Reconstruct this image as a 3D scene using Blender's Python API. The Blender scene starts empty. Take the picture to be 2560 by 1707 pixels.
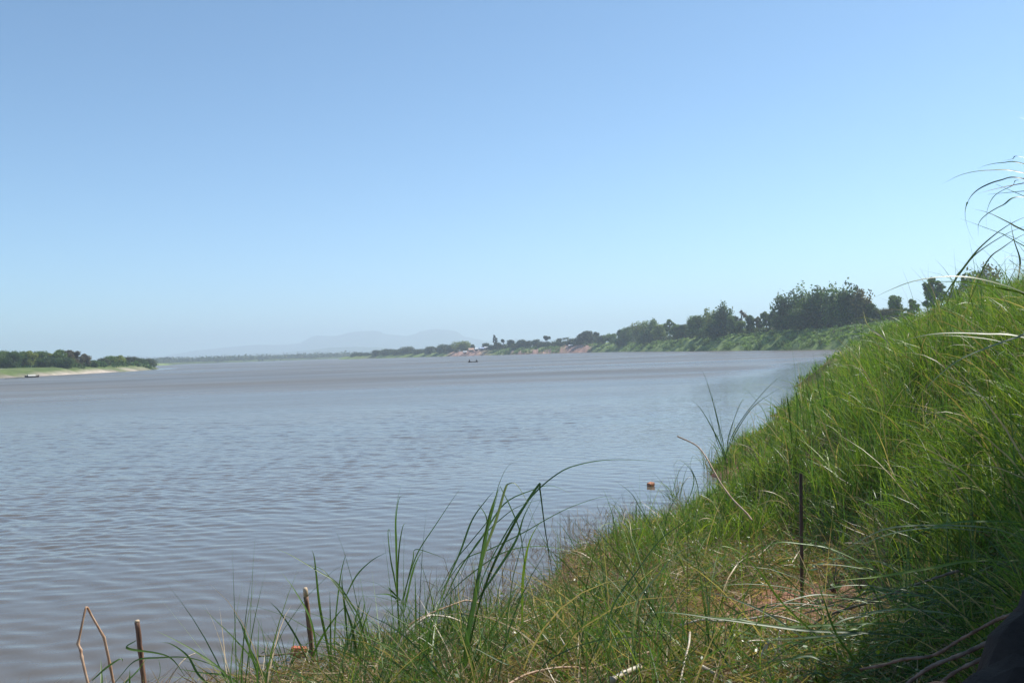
import bpy, math, random
import numpy as np
from mathutils import Vector, Matrix

scene = bpy.context.scene
C = scene.collection
R = math.radians

# ------------------------------------------------------------------ camera
FPX = 2460.0            # focal length in pixels of a 2560 px wide frame
CAMZ = 3.0
ROLL = math.atan(0.034)
PITCH = math.atan(24.0 / FPX)
F = Vector((0, math.cos(PITCH), math.sin(PITCH)))
R0 = Vector((1, 0, 0))
U0 = R0.cross(F)
RT = R0 * math.cos(ROLL) - U0 * math.sin(ROLL)
UP = U0 * math.cos(ROLL) + R0 * math.sin(ROLL)
cam = bpy.data.cameras.new('camera')
cam.sensor_width = 36.0
cam.lens = FPX / 2560 * 36.0
cam.clip_start = 0.1
cam.clip_end = 60000
camo = bpy.data.objects.new('camera', cam)
C.objects.link(camo)
M = Matrix((RT, UP, -F)).transposed().to_4x4()
M.translation = Vector((0, 0, CAMZ))
camo.matrix_world = M
scene.camera = camo

# ------------------------------------------------------------------ sky and sun
SUN_AZ, SUN_EL = 62.0, 50.0          # azimuth from +Y towards +X
world = bpy.data.worlds.new('World')
scene.world = world
world.use_nodes = True
wn = world.node_tree.nodes
wl = world.node_tree.links
bg = wn['Background']
sky = wn.new('ShaderNodeTexSky')
sky.sky_type = 'NISHITA'
sky.sun_disc = False
sky.sun_elevation = R(SUN_EL)
sky.sun_rotation = R(SUN_AZ)
sky.air_density = 0.68
sky.dust_density = 0.25
sky.ozone_density = 4.2
sky.altitude = 100
bg.inputs['Strength'].default_value = 0.136
tint = wn.new('ShaderNodeVectorMath')
tint.operation = 'MULTIPLY'
tint.inputs[1].default_value = (0.93, 1.09, 1.04)      # white balance of the camera
wl.new(sky.outputs[0], tint.inputs[0])
wl.new(tint.outputs[0], bg.inputs[0])
sun = bpy.data.lights.new('sun', 'SUN')
sun.energy = 4.9
sun.angle = R(0.53)
sun.color = (1.0, 0.95, 0.87)
suno = bpy.data.objects.new('sun', sun)
C.objects.link(suno)
SD = Vector((math.sin(R(SUN_AZ)) * math.cos(R(SUN_EL)), math.cos(R(SUN_AZ)) * math.cos(R(SUN_EL)), math.sin(R(SUN_EL))))
suno.rotation_euler = SD.to_track_quat('Z', 'Y').to_euler()
scene.view_settings.view_transform = 'Standard'
scene.view_settings.look = 'None'
scene.view_settings.exposure = 0.32
scene.view_settings.gamma = 1.0
scene.cycles.use_denoising = True
scene.cycles.max_bounces = 6
scene.cycles.diffuse_bounces = 3
scene.cycles.glossy_bounces = 2
scene.cycles.transmission_bounces = 3
scene.cycles.volume_bounces = 1
scene.cycles.transparent_max_bounces = 8

# ------------------------------------------------------------------ helpers
def P(px, py, Y):
    d = F + RT * ((px - 1280) / FPX) - UP * ((py - 853.5) / FPX)
    k = Y / d.y
    return Vector((0, 0, CAMZ)) + d * k

def vnoise(x, y, seed=0):
    x = np.asarray(x, float); y = np.asarray(y, float)
    xi = np.floor(x).astype(np.int64); yi = np.floor(y).astype(np.int64)
    fx = x - xi; fy = y - yi
    fx = fx * fx * (3 - 2 * fx); fy = fy * fy * (3 - 2 * fy)
    def h(a, b):
        n = (a * 374761393 + b * 668265263 + seed * 974634777) & 0xffffffff
        n = ((n ^ (n >> 13)) * 1274126177) & 0xffffffff
        return ((n ^ (n >> 16)) & 0xffff) / 65535.0
    return (h(xi, yi) * (1 - fx) + h(xi + 1, yi) * fx) * (1 - fy) + (h(xi, yi + 1) * (1 - fx) + h(xi + 1, yi + 1) * fx) * fy

def fbm(x, y, seed=0, o=4):
    s = 0; a = 1; t = 0
    for i in range(o):
        s = s + a * vnoise(x * 2 ** i, y * 2 ** i, seed + i); t += a; a *= .55
    return s / t

def sstep(a, b, x):
    t = np.clip((x - a) / (b - a), 0, 1)
    return t * t * (3 - 2 * t)

def link(name, me, mat=None, parent=None):
    o = bpy.data.objects.new(name, me)
    C.objects.link(o)
    if mat: me.materials.append(mat)
    if parent: o.parent = parent
    return o

def tag(o, label=None, cat=None, group=None, kind=None):
    if label: o['label'] = label
    if cat: o['category'] = cat
    if group: o['group'] = group
    if kind: o['kind'] = kind
    return o

def empty(name, loc):
    o = bpy.data.objects.new(name, None)
    C.objects.link(o); o.location = loc; o.empty_display_size = .2
    return o

def npmesh(name, V, Q, col=None, smooth=False):
    """V (n,3), Q (m,4) int or (m,3)"""
    V = np.ascontiguousarray(V, np.float32); Q = np.ascontiguousarray(Q, np.int32)
    me = bpy.data.meshes.new(name)
    m, k = Q.shape
    me.vertices.add(len(V)); me.vertices.foreach_set('co', V.ravel())
    me.loops.add(m * k); me.loops.foreach_set('vertex_index', Q.ravel())
    me.polygons.add(m)
    me.polygons.foreach_set('loop_start', np.arange(0, m * k, k, dtype=np.int32))
    me.polygons.foreach_set('loop_total', np.full(m, k, np.int32))
    if smooth: me.polygons.foreach_set('use_smooth', np.ones(m, bool))
    me.update(calc_edges=True)
    if col is not None:
        a = me.color_attributes.new('col', 'FLOAT_COLOR', 'POINT')
        cc = np.ones((len(V), 4), np.float32); cc[:, :3] = col
        a.data.foreach_set('color', cc.ravel())
    return me

# ------------------------------------------------------------------ materials
def newmat(name):
    m = bpy.data.materials.new(name); m.use_nodes = True
    nt = m.node_tree
    b = nt.nodes['Principled BSDF']
    return m, nt, b

def N(nt, t, **kw):
    n = nt.nodes.new(t)
    for k, v in kw.items(): setattr(n, k, v)
    return n

def leaf_mat(name, trans=.4, rough=.42, spec=.5, nscale=3.0, namp=.25, tint=(1.25, 1.3, .5)):
    m, nt, b = newmat(name)
    at = N(nt, 'ShaderNodeAttribute', attribute_name='col')
    geo = N(nt, 'ShaderNodeNewGeometry')
    no = N(nt, 'ShaderNodeTexNoise'); no.inputs['Scale'].default_value = nscale; no.inputs['Detail'].default_value = 3
    nt.links.new(geo.outputs['Position'], no.inputs['Vector'])
    mr = N(nt, 'ShaderNodeMapRange'); mr.inputs[1].default_value = .3; mr.inputs[2].default_value = .7
    mr.inputs[3].default_value = 1 - namp; mr.inputs[4].default_value = 1 + namp
    nt.links.new(no.outputs['Fac'], mr.inputs[0])
    mx = N(nt, 'ShaderNodeVectorMath', operation='SCALE')
    nt.links.new(at.outputs['Color'], mx.inputs[0]); nt.links.new(mr.outputs[0], mx.inputs['Scale'])
    nt.links.new(mx.outputs[0], b.inputs['Base Color'])
    b.inputs['Roughness'].default_value = rough
    b.inputs['Specular IOR Level'].default_value = spec
    if trans > 0:
        tr = N(nt, 'ShaderNodeBsdfTranslucent')
        tm = N(nt, 'ShaderNodeVectorMath', operation='MULTIPLY'); tm.inputs[1].default_value = tint
        nt.links.new(mx.outputs[0], tm.inputs[0]); nt.links.new(tm.outputs[0], tr.inputs['Color'])
        ms = N(nt, 'ShaderNodeMixShader'); ms.inputs[0].default_value = trans
        nt.links.new(b.outputs[0], ms.inputs[1]); nt.links.new(tr.outputs[0], ms.inputs[2])
        nt.links.new(ms.outputs[0], nt.nodes['Material Output'].inputs['Surface'])
    return m

def solid_mat(name, c1, c2, scale=8.0, rough=.7, stretch=(1, 1, 1), bump=0.0, spec=.4, coords='Object', lo=.35, hi=.65):
    m, nt, b = newmat(name)
    tc = N(nt, 'ShaderNodeTexCoord')
    mp = N(nt, 'ShaderNodeMapping'); mp.inputs['Scale'].default_value = stretch
    nt.links.new(tc.outputs[coords], mp.inputs[0])
    no = N(nt, 'ShaderNodeTexNoise'); no.inputs['Scale'].default_value = scale; no.inputs['Detail'].default_value = 5
    nt.links.new(mp.outputs[0], no.inputs['Vector'])
    mr = N(nt, 'ShaderNodeMapRange'); mr.inputs[1].default_value = lo; mr.inputs[2].default_value = hi
    nt.links.new(no.outputs['Fac'], mr.inputs[0])
    mx = N(nt, 'ShaderNodeMix', data_type='RGBA')
    mx.inputs[6].default_value = (*c1, 1); mx.inputs[7].default_value = (*c2, 1)
    nt.links.new(mr.outputs[0], mx.inputs[0]); nt.links.new(mx.outputs[2], b.inputs['Base Color'])
    b.inputs['Roughness'].default_value = rough
    b.inputs['Specular IOR Level'].default_value = spec
    if bump:
        bp = N(nt, 'ShaderNodeBump'); bp.inputs['Strength'].default_value = .8; bp.inputs['Distance'].default_value = bump
        nt.links.new(no.outputs['Fac'], bp.inputs['Height']); nt.links.new(bp.outputs[0], b.inputs['Normal'])
    return m

M_grass = leaf_mat('grass_blade', .36, .41, .45)
M_leaf = leaf_mat('tree_leaf', .36, .55, .3, nscale=.25, namp=.3, tint=(1.2, 1.25, .55))
M_broad = leaf_mat('broad_leaf', .35, .35, .5)
M_bark = solid_mat('bark', (.10, .085, .07), (.2, .17, .14), 3, .85)
M_cane = solid_mat('dry_cane', (.36, .2, .11), (.6, .42, .28), 30, .5, (1, 1, .25), .002)
M_pale = solid_mat('pale_straw', (.5, .4, .28), (.72, .64, .5), 30, .45, (1, 1, .3), .001)
M_stake = solid_mat('weathered_stake', (.10, .05, .032), (.34, .2, .13), 14, .75, (3, 3, .35), .004)
M_cut = solid_mat('cut_wood', (.5, .36, .22), (.66, .52, .36), 40, .6)
M_lath = solid_mat('brown_lath', (.075, .045, .035), (.17, .11, .085), 12, .6, (3, 3, .3), .002)
M_root = solid_mat('root_bark', (.10, .07, .05), (.26, .19, .14), 18, .8, (1, 1, 1), .006)
M_brick = solid_mat('fired_clay', (.42, .17, .09), (.58, .3, .18), 25, .85, (1, 1, 1), .003)
M_red = solid_mat('red_clay', (.4, .06, .045), (.5, .22, .1), 12, .7, (1, 1, 1), .003)
M_boat = solid_mat('dark_boat_wood', (.035, .03, .03), (.08, .065, .05), 3, .6)
M_canopy = solid_mat('boat_canopy', (.42, .4, .36), (.6, .58, .52), 4, .6)
M_cloth = solid_mat('dark_clothes', (.03, .03, .04), (.07, .06, .06), 6, .9)
M_skin = solid_mat('skin', (.25, .14, .09), (.3, .18, .12), 6, .6)
M_white = solid_mat('white_paint', (.7, .72, .74), (.82, .84, .86), 2, .5)
M_blue = solid_mat('blue_roof', (.35, .42, .62), (.48, .55, .72), 2, .5)
M_orange = solid_mat('tile_roof', (.5, .3, .2), (.62, .4, .28), 2, .7)
M_wallm = solid_mat('house_wall', (.2, .18, .17), (.34, .3, .28), 1, .8)
M_glassy = solid_mat('window_dark', (.02, .025, .03), (.04, .045, .05), 1, .3)
M_stone = solid_mat('pale_stone', (.5, .44, .36), (.72, .66, .56), 30, .7, (1, 1, 1), .002)
M_sandm = solid_mat('spit_sand', (.42, .33, .27), (.55, .46, .4), .5, .9)

# ------------------------------------------------------------------ river outline and ground
RIV = np.array([(-400, -200), (-60, -30), (-14, 4.6), (-8, 7.2), (-5.2, 8.0), (-3.4, 8.7), (-2.3, 9.35), (-1.5, 10.0), (-0.7, 10.8), (0.1, 12.2), (0.84, 14.6),
                (1.9, 16.4), (3.1, 18.1), (4.6, 22.5), (6.5, 28), (10.2, 38), (14.6, 50), (28, 90), (45, 130), (80, 200), (106, 295), (103, 351), (98.3, 390),
                (93.4, 442), (85.2, 524), (76, 670), (60, 740), (32, 785), (0, 830), (-44, 900), (-93, 1000), (-142, 1060), (-203, 1150),
                (-190, 1300), (0, 1500), (300, 1650), (300, 1900), (-100, 1850), (-400, 1700), (-560, 1500), (-430, 1250), (-480, 1050), (-430, 900), (-350, 800), (-290, 700),
                (-232, 600), (-186, 520), (-166, 450), (-160, 388), (-161, 307), (-170, 200), (-260, 60), (-600, -60), (-800, -200)], float)

def sd_river(X, Y):
    """positive on land, metres from the waterline"""
    X = np.asarray(X, float).ravel(); Y = np.asarray(Y, float).ravel()
    d = np.full(X.shape, 1e18); inside = np.zeros(X.shape, bool)
    n = len(RIV)
    for i in range(n):
        x1, y1 = RIV[i]; x2, y2 = RIV[(i + 1) % n]
        ex, ey = x2 - x1, y2 - y1
        t = np.clip(((X - x1) * ex + (Y - y1) * ey) / (ex * ex + ey * ey), 0, 1)
        d = np.minimum(d, (X - x1 - t * ex) ** 2 + (Y - y1 - t * ey) ** 2)
        c = ((y1 > Y) != (y2 > Y))
        with np.errstate(divide='ignore', invalid='ignore'):
            xi = (x2 - x1) * (Y - y1) / (y2 - y1 if y2 != y1 else 1e-9) + x1
        inside ^= c & (X < xi)
    d = np.sqrt(d)
    return np.where(inside, -d, d)

XR_Y = np.array([-20, 2, 4, 7, 10, 13, 16, 20]); XR_X = np.array([1.2, 1.3, 2.0, 2.9, 3.3, 3.5, 3.3, 4.6])

def shore_s(X, Y):
    return sd_river(X, Y) + (fbm(X / 3.0 + 7, Y / 3.0, 3) - .5) * np.clip(np.hypot(X, Y) / 12, .5, 6)

def ground_h(X, Y, s=None):
    X = np.asarray(X, float); Y = np.asarray(Y, float)
    shp = X.shape
    if s is None: s = sd_river(X, Y).reshape(shp)
    wob = (fbm(X / 3.0 + 7, Y / 3.0, 3) - .5)
    dist = np.hypot(X, Y)
    s2 = s + wob * np.clip(dist / 12, .5, 6)
    sp = np.maximum(s2, 0)
    # near steep bank
    zA = np.interp(sp, [0, .7, 1.5, 2.5, 3.7, 5, 6.5, 8, 10, 14], [0, .25, .68, 1.35, 2.3, 3.1, 3.75, 4.1, 4.4, 4.6])
    zT = 1.3 * np.tanh(.18 * sp / 1.3)
    u = X - np.interp(Y, XR_Y, XR_X)
    zB = zT + 2.7 * np.tanh(.75 * np.maximum(u, 0) / 2.7)
    t = sstep(12.5, 17, Y)
    zn = zB * (1 - t) + zA * t
    # lip of the eroded bank at the photographer's right
    tm = .04 + (X - 1.24) * .766 - (Y - 3.0) * .643 + (fbm(X * 1.5, Y * 1.5, 9) - .5) * .3
    mound = 2.04 * sstep(-.4, .12, tm) * (1 - sstep(5.2, 7.0, Y)) * (Y < 7.5)
    zn = np.maximum(zn, mound + (.30 * (fbm(X * 3, Y * 3, 12, 5) - .5) + .10 * (fbm(X * 14, Y * 14, 13, 3) - .5)) * sstep(.1, 1.2, mound))
    # far right bank
    H = np.interp(Y, [60, 200, 500, 760, 950, 1200], [3.7, 8.0, 8.6, 7.0, 4.6, 3.0])
    zR = H * np.tanh(.8 * sp / H) + (fbm(X / 6, Y / 6, 21) - .5) * 1.2 * np.clip(sp / 6, 0, 1)
    tr = sstep(50, 160, Y)
    zr = zn * (1 - tr) + zR * tr
    # left bank
    zL = 2.9 * np.tanh(.5 * sp / 2.9) + (fbm(X / 9, Y / 9, 31) - .5) * .8 * np.clip(sp / 12, 0, 1)
    left = X < -150 + 0 * Y
    left &= (Y > 60)
    left &= ~((X > -420) & (Y > 1060) & (X > -230))
    z = np.where(left, zL, zr)
    z = z + (fbm(X * .9, Y * .9, 41) - .5) * .22 * np.clip(sp / 1.5, 0, 1) * np.clip(1.4 - dist / 60, 0, 1)
    z = z + (fbm(X * 5, Y * 5, 45) - .5) * .07 * np.clip(sp / .6, 0, 1) * np.clip(1.4 - dist / 20, 0, 1)
    return np.where(s2 > 0, z, np.maximum(-.35 * np.abs(s2) - .02, -2.5))

def gz(x, y):
    return float(ground_h(np.array([x], float), np.array([y], float))[0])

def on_ground(px, py, y0=2.5, y1=60):
    """where the line of sight through a pixel meets the ground"""
    ys = np.exp(np.linspace(math.log(y0), math.log(y1), 400))
    pts = np.array([P(px, py, y) for y in ys])
    h = np.maximum(ground_h(pts[:, 0], pts[:, 1]), 0)
    b = np.nonzero(pts[:, 2] <= h)[0]
    i = b[0] if len(b) else len(ys) - 1
    return Vector(pts[i])

def axis(lo, hi, c0, c1, d0, g):
    a = list(np.arange(c0, c1, d0)); v = c1; d = d0
    up = []
    while v < hi: up.append(v); d = d0 + g * (v - c1); v += d
    up.append(hi)
    v = c0; dn = []
    while v > lo: d = d0 + g * (c0 - v); v -= d; dn.append(max(v, lo))
    return np.array(dn[::-1] + a + up)

gx = axis(-9000, 9000, -5, 9, .085, .022)
gy = axis(-60, 12000, 2, 24, .085, .018)
GX, GY = np.meshgrid(gx, gy)
S = sd_river(GX, GY).reshape(GX.shape)
GZ = ground_h(GX, GY, S)
farm = np.hypot(GX, GY)
GZ = np.where((farm > 2200) & (GZ > 0), np.minimum(GZ, 3.0), GZ)
ny, nx = GX.shape
V = np.stack([GX, GY, GZ], -1).reshape(-1, 3)
ii = np.arange(ny - 1)[:, None] * nx + np.arange(nx - 1)[None, :]
Q = np.stack([ii, ii + 1, ii + nx + 1, ii + nx], -1).reshape(-1, 4)

def gcol(X, Y, s):
    """albedo of the ground: soil, sand and plant cover, plus shade on the corner bank"""
    pxx = 1280 + FPX * X / np.maximum(Y, 1)
    n1 = fbm(X / 1.3, Y / 1.3, 51); n2 = fbm(X / 8, Y / 8, 55); n3 = fbm(X / 25, Y / 25, 57)
    soil = np.stack([.27 + .12 * n1, .135 + .07 * n1, .09 + .045 * n1], -1)
    green = np.stack([.065 + .05 * n1, .10 + .05 * n1, .028 + .015 * n1], -1)
    fgreen = np.stack([.13 + .12 * n2, .21 + .09 * n2, .06 + .03 * n2], -1)
    red = np.stack([.35 + .1 * n2, .215 + .07 * n2, .17 + .06 * n2], -1)
    sand = np.stack([.56 + .1 * n1, .46 + .1 * n1, .38 + .08 * n1], -1)
    a = sstep(40, 90, Y)[..., None]
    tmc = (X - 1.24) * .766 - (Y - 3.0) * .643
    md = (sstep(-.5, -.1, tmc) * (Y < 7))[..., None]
    soil = soil * (1 - md) + np.array((.034, .024, .018)) * md  # dark soil of the eroded corner, with its shade put into the colour
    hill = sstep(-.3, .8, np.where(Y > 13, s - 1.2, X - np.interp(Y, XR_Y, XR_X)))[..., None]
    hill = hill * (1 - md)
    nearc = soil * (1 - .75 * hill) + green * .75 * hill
    # far
    fc = fgreen.copy()
    right = (X > -230) & (Y > 150)
    m1 = np.where(right & (pxx > 1100) & (pxx < 1245), sstep(1105, 1135, pxx) * (1 - sstep(1185, 1245, pxx)), 0)
    m2 = np.where(right & (Y < 950), sstep(1395, 1420, pxx) * (1 - sstep(1468, 1486, pxx)), 0)
    m3 = np.where(right & (Y < 950), sstep(1240, 1300, pxx) * (1 - sstep(1420, 1440, pxx)) * (s < 5.5), 0)
    mm = np.clip(m1 + m2 + m3, 0, 1)[..., None] * (s < 19)[..., None]
    fc = fc * (1 - mm) + red * mm
    left = (X < -150) & (Y < 1100)
    fc = fc * np.where(left, .58, 1.0)[..., None]
    fc = fc * np.where(Y > 1250, .5, 1.0)[..., None]
    ms = (left * (1 - sstep(.6, 2.6, s + (n3 - .5) * 4)) * np.where(Y > 450, .35, 1))[..., None]
    fc = fc * (1 - ms) + sand * .8 * ms
    patch = (left * sstep(.62, .7, n2) * .5)[..., None]
    fc = fc * (1 - patch) + sand * .8 * patch
    wet = (1 - .45 * (1 - sstep(0, .35, s)))[..., None]
    return (nearc * (1 - a) + fc * a) * wet

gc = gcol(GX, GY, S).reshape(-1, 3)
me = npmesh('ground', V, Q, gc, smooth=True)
mg, nt, b = newmat('ground')
at = N(nt, 'ShaderNodeAttribute', attribute_name='col')
geo = N(nt, 'ShaderNodeNewGeometry')
n1 = N(nt, 'ShaderNodeTexNoise'); n1.inputs['Scale'].default_value = 9; n1.inputs['Detail'].default_value = 8; n1.inputs['Roughness'].default_value = .65
n2 = N(nt, 'ShaderNodeTexNoise'); n2.inputs['Scale'].default_value = .35; n2.inputs['Detail'].default_value = 8; n2.inputs['Roughness'].default_value = .7
nt.links.new(geo.outputs['Position'], n1.inputs['Vector']); nt.links.new(geo.outputs['Position'], n2.inputs['Vector'])
ad = N(nt, 'ShaderNodeMath', operation='ADD'); nt.links.new(n1.outputs['Fac'], ad.inputs[0]); nt.links.new(n2.outputs['Fac'], ad.inputs[1])
mr = N(nt, 'ShaderNodeMapRange'); mr.inputs[1].default_value = .7; mr.inputs[2].default_value = 1.3; mr.inputs[3].default_value = .6; mr.inputs[4].default_value = 1.4
nt.links.new(ad.outputs[0], mr.inputs[0])
sc = N(nt, 'ShaderNodeVectorMath', operation='SCALE'); nt.links.new(at.outputs['Color'], sc.inputs[0]); nt.links.new(mr.outputs[0], sc.inputs['Scale'])
nt.links.new(sc.outputs[0], b.inputs['Base Color']); b.inputs['Roughness'].default_value = .9; b.inputs['Specular IOR Level'].default_value = .2
bp = N(nt, 'ShaderNodeBump'); bp.inputs['Distance'].default_value = .04; bp.inputs['Strength'].default_value = .9
nt.links.new(n1.outputs['Fac'], bp.inputs['Height']); nt.links.new(bp.outputs[0], b.inputs['Normal'])
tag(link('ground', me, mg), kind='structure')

# ------------------------------------------------------------------ water
mw, nt, b = newmat('river_water')
geo = N(nt, 'ShaderNodeNewGeometry')
def wnoise(scale, st, rot, detail=3, rough=.5, dist=0.0):
    mp = N(nt, 'ShaderNodeMapping'); mp.inputs['Scale'].default_value = st; mp.inputs['Rotation'].default_value = (0, 0, R(rot))
    nt.links.new(geo.outputs['Position'], mp.inputs[0])
    n = N(nt, 'ShaderNodeTexNoise'); n.inputs['Scale'].default_value = scale; n.inputs['Detail'].default_value = detail
    n.inputs['Roughness'].default_value = rough; n.inputs['Distortion'].default_value = dist
    nt.links.new(mp.outputs[0], n.inputs['Vector'])
    return n.outputs['Fac']
def mth(op, a, bb):
    n = N(nt, 'ShaderNodeMath', operation=op)
    for i, v in enumerate((a, bb)):
        if isinstance(v, (int, float)): n.inputs[i].default_value = v
        else: nt.links.new(v, n.inputs[i])
    return n.outputs[0]
def mrange(v, a, b_, c, d):
    n = N(nt, 'ShaderNodeMapRange'); n.interpolation_type = 'SMOOTHSTEP'
    nt.links.new(v, n.inputs[0])
    for i, q in enumerate((a, b_, c, d)): n.inputs[i + 1].default_value = q
    return n.outputs[0]
wa = wnoise(1.0, (.5, 1.7, 1), -17, 2, .45, .3)       # half-metre ripples
wb = wnoise(3.2, (.6, 1.6, 1), -8, 3, .5, .2)         # small ripples
wc = wnoise(.33, (.5, 1.3, 1), -17, 2, .5)             # slow swell
calm = wnoise(.035, (.5, 1.6, 1), 10, 3, .55)         # wind patches
# sheltered strip along the near bank: wind ripples grow with distance from it
sx = N(nt, 'ShaderNodeSeparateXYZ'); nt.links.new(geo.outputs['Position'], sx.inputs[0])
shel = mth('SUBTRACT', sx.outputs['Y'], mth('MULTIPLY', sx.outputs['X'], 2.2))
expo = mrange(mth('ADD', shel, mth('MULTIPLY', calm, 30)), 12.0, 52.0, 0.0, 1.0)
amp_b = mth('ADD', mth('MULTIPLY', expo, mrange(calm, .3, .7, 1.0, 2.4)), .3)
farw = mth('MULTIPLY', mrange(sx.outputs['Y'], 40.0, 90.0, 0.0, 1.0), mrange(sx.outputs['Y'], 90.0, 400.0, 1.0, .45))
calm2 = wnoise(.03, (.35, 1.5, 1), -10, 3, .55)
farw = mth('MULTIPLY', farw, mrange(calm2, .35, .65, .45, 1.2))
at_f = N(nt, 'ShaderNodeAttribute', attribute_name='col')
farw = mth('MULTIPLY', farw, mth('ADD', mth('MULTIPLY', at_f.outputs['Fac'], .6), .4))
hsum = mth('ADD', mth('MULTIPLY', mth('ADD', mth('MULTIPLY', wa, .075), mth('MULTIPLY', wc, .08)), farw), mth('MULTIPLY', wb, mth('ADD', mth('MULTIPLY', mrange(sx.outputs['Y'], 12.0, 40.0, .002, .016), amp_b), 0.0)))
bp = N(nt, 'ShaderNodeBump'); bp.inputs['Distance'].default_value = 1.0; bp.inputs['Strength'].default_value = 1.0
nt.links.new(hsum, bp.inputs['Height']); nt.links.new(bp.outputs[0], b.inputs['Normal'])
b.inputs['Base Color'].default_value = (.23, .17, .125, 1)
silt = wnoise(.02, (.4, 1.4, 1), 12, 5, .6)
mx = N(nt, 'ShaderNodeMix', data_type='RGBA'); mx.inputs[6].default_value = (.125, .108, .086, 1); mx.inputs[7].default_value = (.175, .148, .115, 1)
nt.links.new(mrange(silt, .35, .65, 0, 1), mx.inputs[0]); nt.links.new(mx.outputs[2], b.inputs['Base Color'])
at_e = N(nt, 'ShaderNodeAttribute', attribute_name='col')
far_r = mth('ADD', .06, mth('MULTIPLY', mrange(sx.outputs['Y'], 18.0, 120.0, .02, .30), mth('MULTIPLY', at_e.outputs['Fac'], mrange(calm2, .35, .65, .7, 1.15))))
nt.links.new(far_r, b.inputs['Roughness'])
b.inputs['IOR'].default_value = 1.333
def water_mesh():
    a = np.concatenate([[-6, -4, -2.5, -1.6, -1.1, -.85], np.linspace(-.66, .66, 860), [.85, 1.1, 1.6, 2.5, 4, 6]])
    yy = np.concatenate([np.exp(np.linspace(math.log(4), math.log(85), 1050)), np.exp(np.linspace(math.log(86), math.log(12000), 160))])
    A, Y = np.meshgrid(a, yy); X = A * Y
    Z = np.zeros_like(X)
    rows = 1050
    Xn, Yn, An = X[:rows], Y[:rows], A[:rows]
    rg = np.random.default_rng(4)
    fade = (1 - sstep(45, 84, Yn)) * (1 - sstep(.66, .85, np.abs(An)))
    dy = .0029 * Yn
    patch = fbm(Xn / 9 + 3, Yn / 22, 301, 3)
    sd = -sd_river(Xn, Yn).reshape(Xn.shape)
    expo = sstep(3.5, 11.5, sd + (patch - .5) * 7)          # the strip under the bank is sheltered from the wind
    wx = Xn + .5 * fbm(Xn / 3, Yn / 3, 305, 2); wy = Yn + .5 * fbm(Xn / 3 + 9, Yn / 3, 306, 2)
    n = 54
    for i in range(n):
        lam = .16 * (2.6 / .16) ** (i / (n - 1)) * rg.uniform(.93, 1.07)
        th = R(-90 - 17) + rg.normal() * R(24 if lam > .5 else 36)
        kx, ky = math.cos(th) * 2 * math.pi / lam, math.sin(th) * 2 * math.pi / lam
        # slope contributed by this component: calm water carries the half-metre ripple, wind adds the short chop
        base = .0135 * math.exp(-((math.log(lam / .47)) / .5) ** 2) * (.45 + .55 * sstep(9, 16, 24 - Yn))
        chop = .019 * math.exp(-((math.log(lam / .28)) / .75) ** 2) + .006 * math.exp(-((math.log(lam / 1.6)) / .5) ** 2)
        sl = base + chop * expo * (.55 + .9 * patch)
        lod = sstep(2.2, 4.5, lam / dy)
        Z[:rows] += sl * lod * lam / (2 * math.pi) * np.sin(kx * wx + ky * wy + rg.uniform(0, 6.28)) * 1.55
    Z[:rows] *= fade
    ny, nx = X.shape
    V = np.stack([X, Y, Z], -1).reshape(-1, 3)
    ii = np.arange(ny - 1)[:, None] * nx + np.arange(nx - 1)[None, :]
    Q = np.stack([ii, ii + 1, ii + nx + 1, ii + nx], -1).reshape(-1, 4)
    o = len(V)
    V = np.concatenate([V, [(-12000, -60, 0), (12000, -60, 0), (12000, 4, 0), (-12000, 4, 0), (-12000, 2000, 0), (12000, 2000, 0)]])
    Q = np.concatenate([Q, [(o, o + 1, o + 2, o + 3), (o + 3, 0, o + 4, o + 4), (o + 2, o + 5, nx - 1, nx - 1)]])
    Q4 = Q[:-2]
    sa = np.maximum(-sd_river(X[rows:].ravel(), Y[rows:].ravel()), 0).reshape(X[rows:].shape)
    ex = np.concatenate([expo.ravel(), sstep(3.5, 11.5, sa + (fbm(X[rows:] / 9 + 3, Y[rows:] / 22, 301, 3) - .5) * 7).ravel(), np.ones(6)])
    me = npmesh('river_water', V, Q4, np.repeat(ex[:, None], 3, axis=1), smooth=True)
    return me
wm = water_mesh()
tag(link('river_water', wm, mw), kind='structure')

# ------------------------------------------------------------------ far hills
def ridge(name, D, pts, depth, rough, seed, col, step=6.0):
    px = np.arange(pts[0][0], pts[-1][0], step)
    py = np.interp(px, [p[0] for p in pts], [p[1] for p in pts])
    rows = []
    rng = np.random.default_rng(seed)
    K = 13
    for k in range(K):
        f = k / (K - 1)
        prof = math.sin(f * math.pi) ** .8
        Y = D + (f - .5) * depth
        row = []
        for a, bb in zip(px, py):
            p = P(a, bb, D)
            row.append((p.x * Y / D, Y, 0, p.z))
        row = np.array(row)
        nz = (fbm(row[:, 0] / (depth * .12), np.full(len(row), Y) / (depth * .12), seed) - .5) * rough
        zc = np.maximum(row[:, 3] * prof * (1 + nz * (1 - prof * .7)), 1.0) + (fbm(row[:, 0] / (rough * 30 + 12), np.full(len(row), Y * .01 + k), seed + 5, 3) - .5) * rough * 18 * (k == K // 2)
        zc[0] = 0; zc[-1] = 0
        rows.append(np.stack([row[:, 0], row[:, 1], zc], -1))
    rows[0][:, 2] = -1; rows[-1][:, 2] = -1
    Vv = np.concatenate(rows); n = len(px)
    i0 = np.arange(K - 1)[:, None] * n + np.arange(n - 1)[None, :]
    Qq = np.stack([i0, i0 + 1, i0 + n + 1, i0 + n], -1).reshape(-1, 4)
    m = solid_mat(name + '_cover', tuple(c * .7 for c in col), tuple(c * 1.3 for c in col), .01, .95, coords='Object')
    tag(link(name, npmesh(name, Vv, Qq, smooth=True), m), kind='structure')
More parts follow.
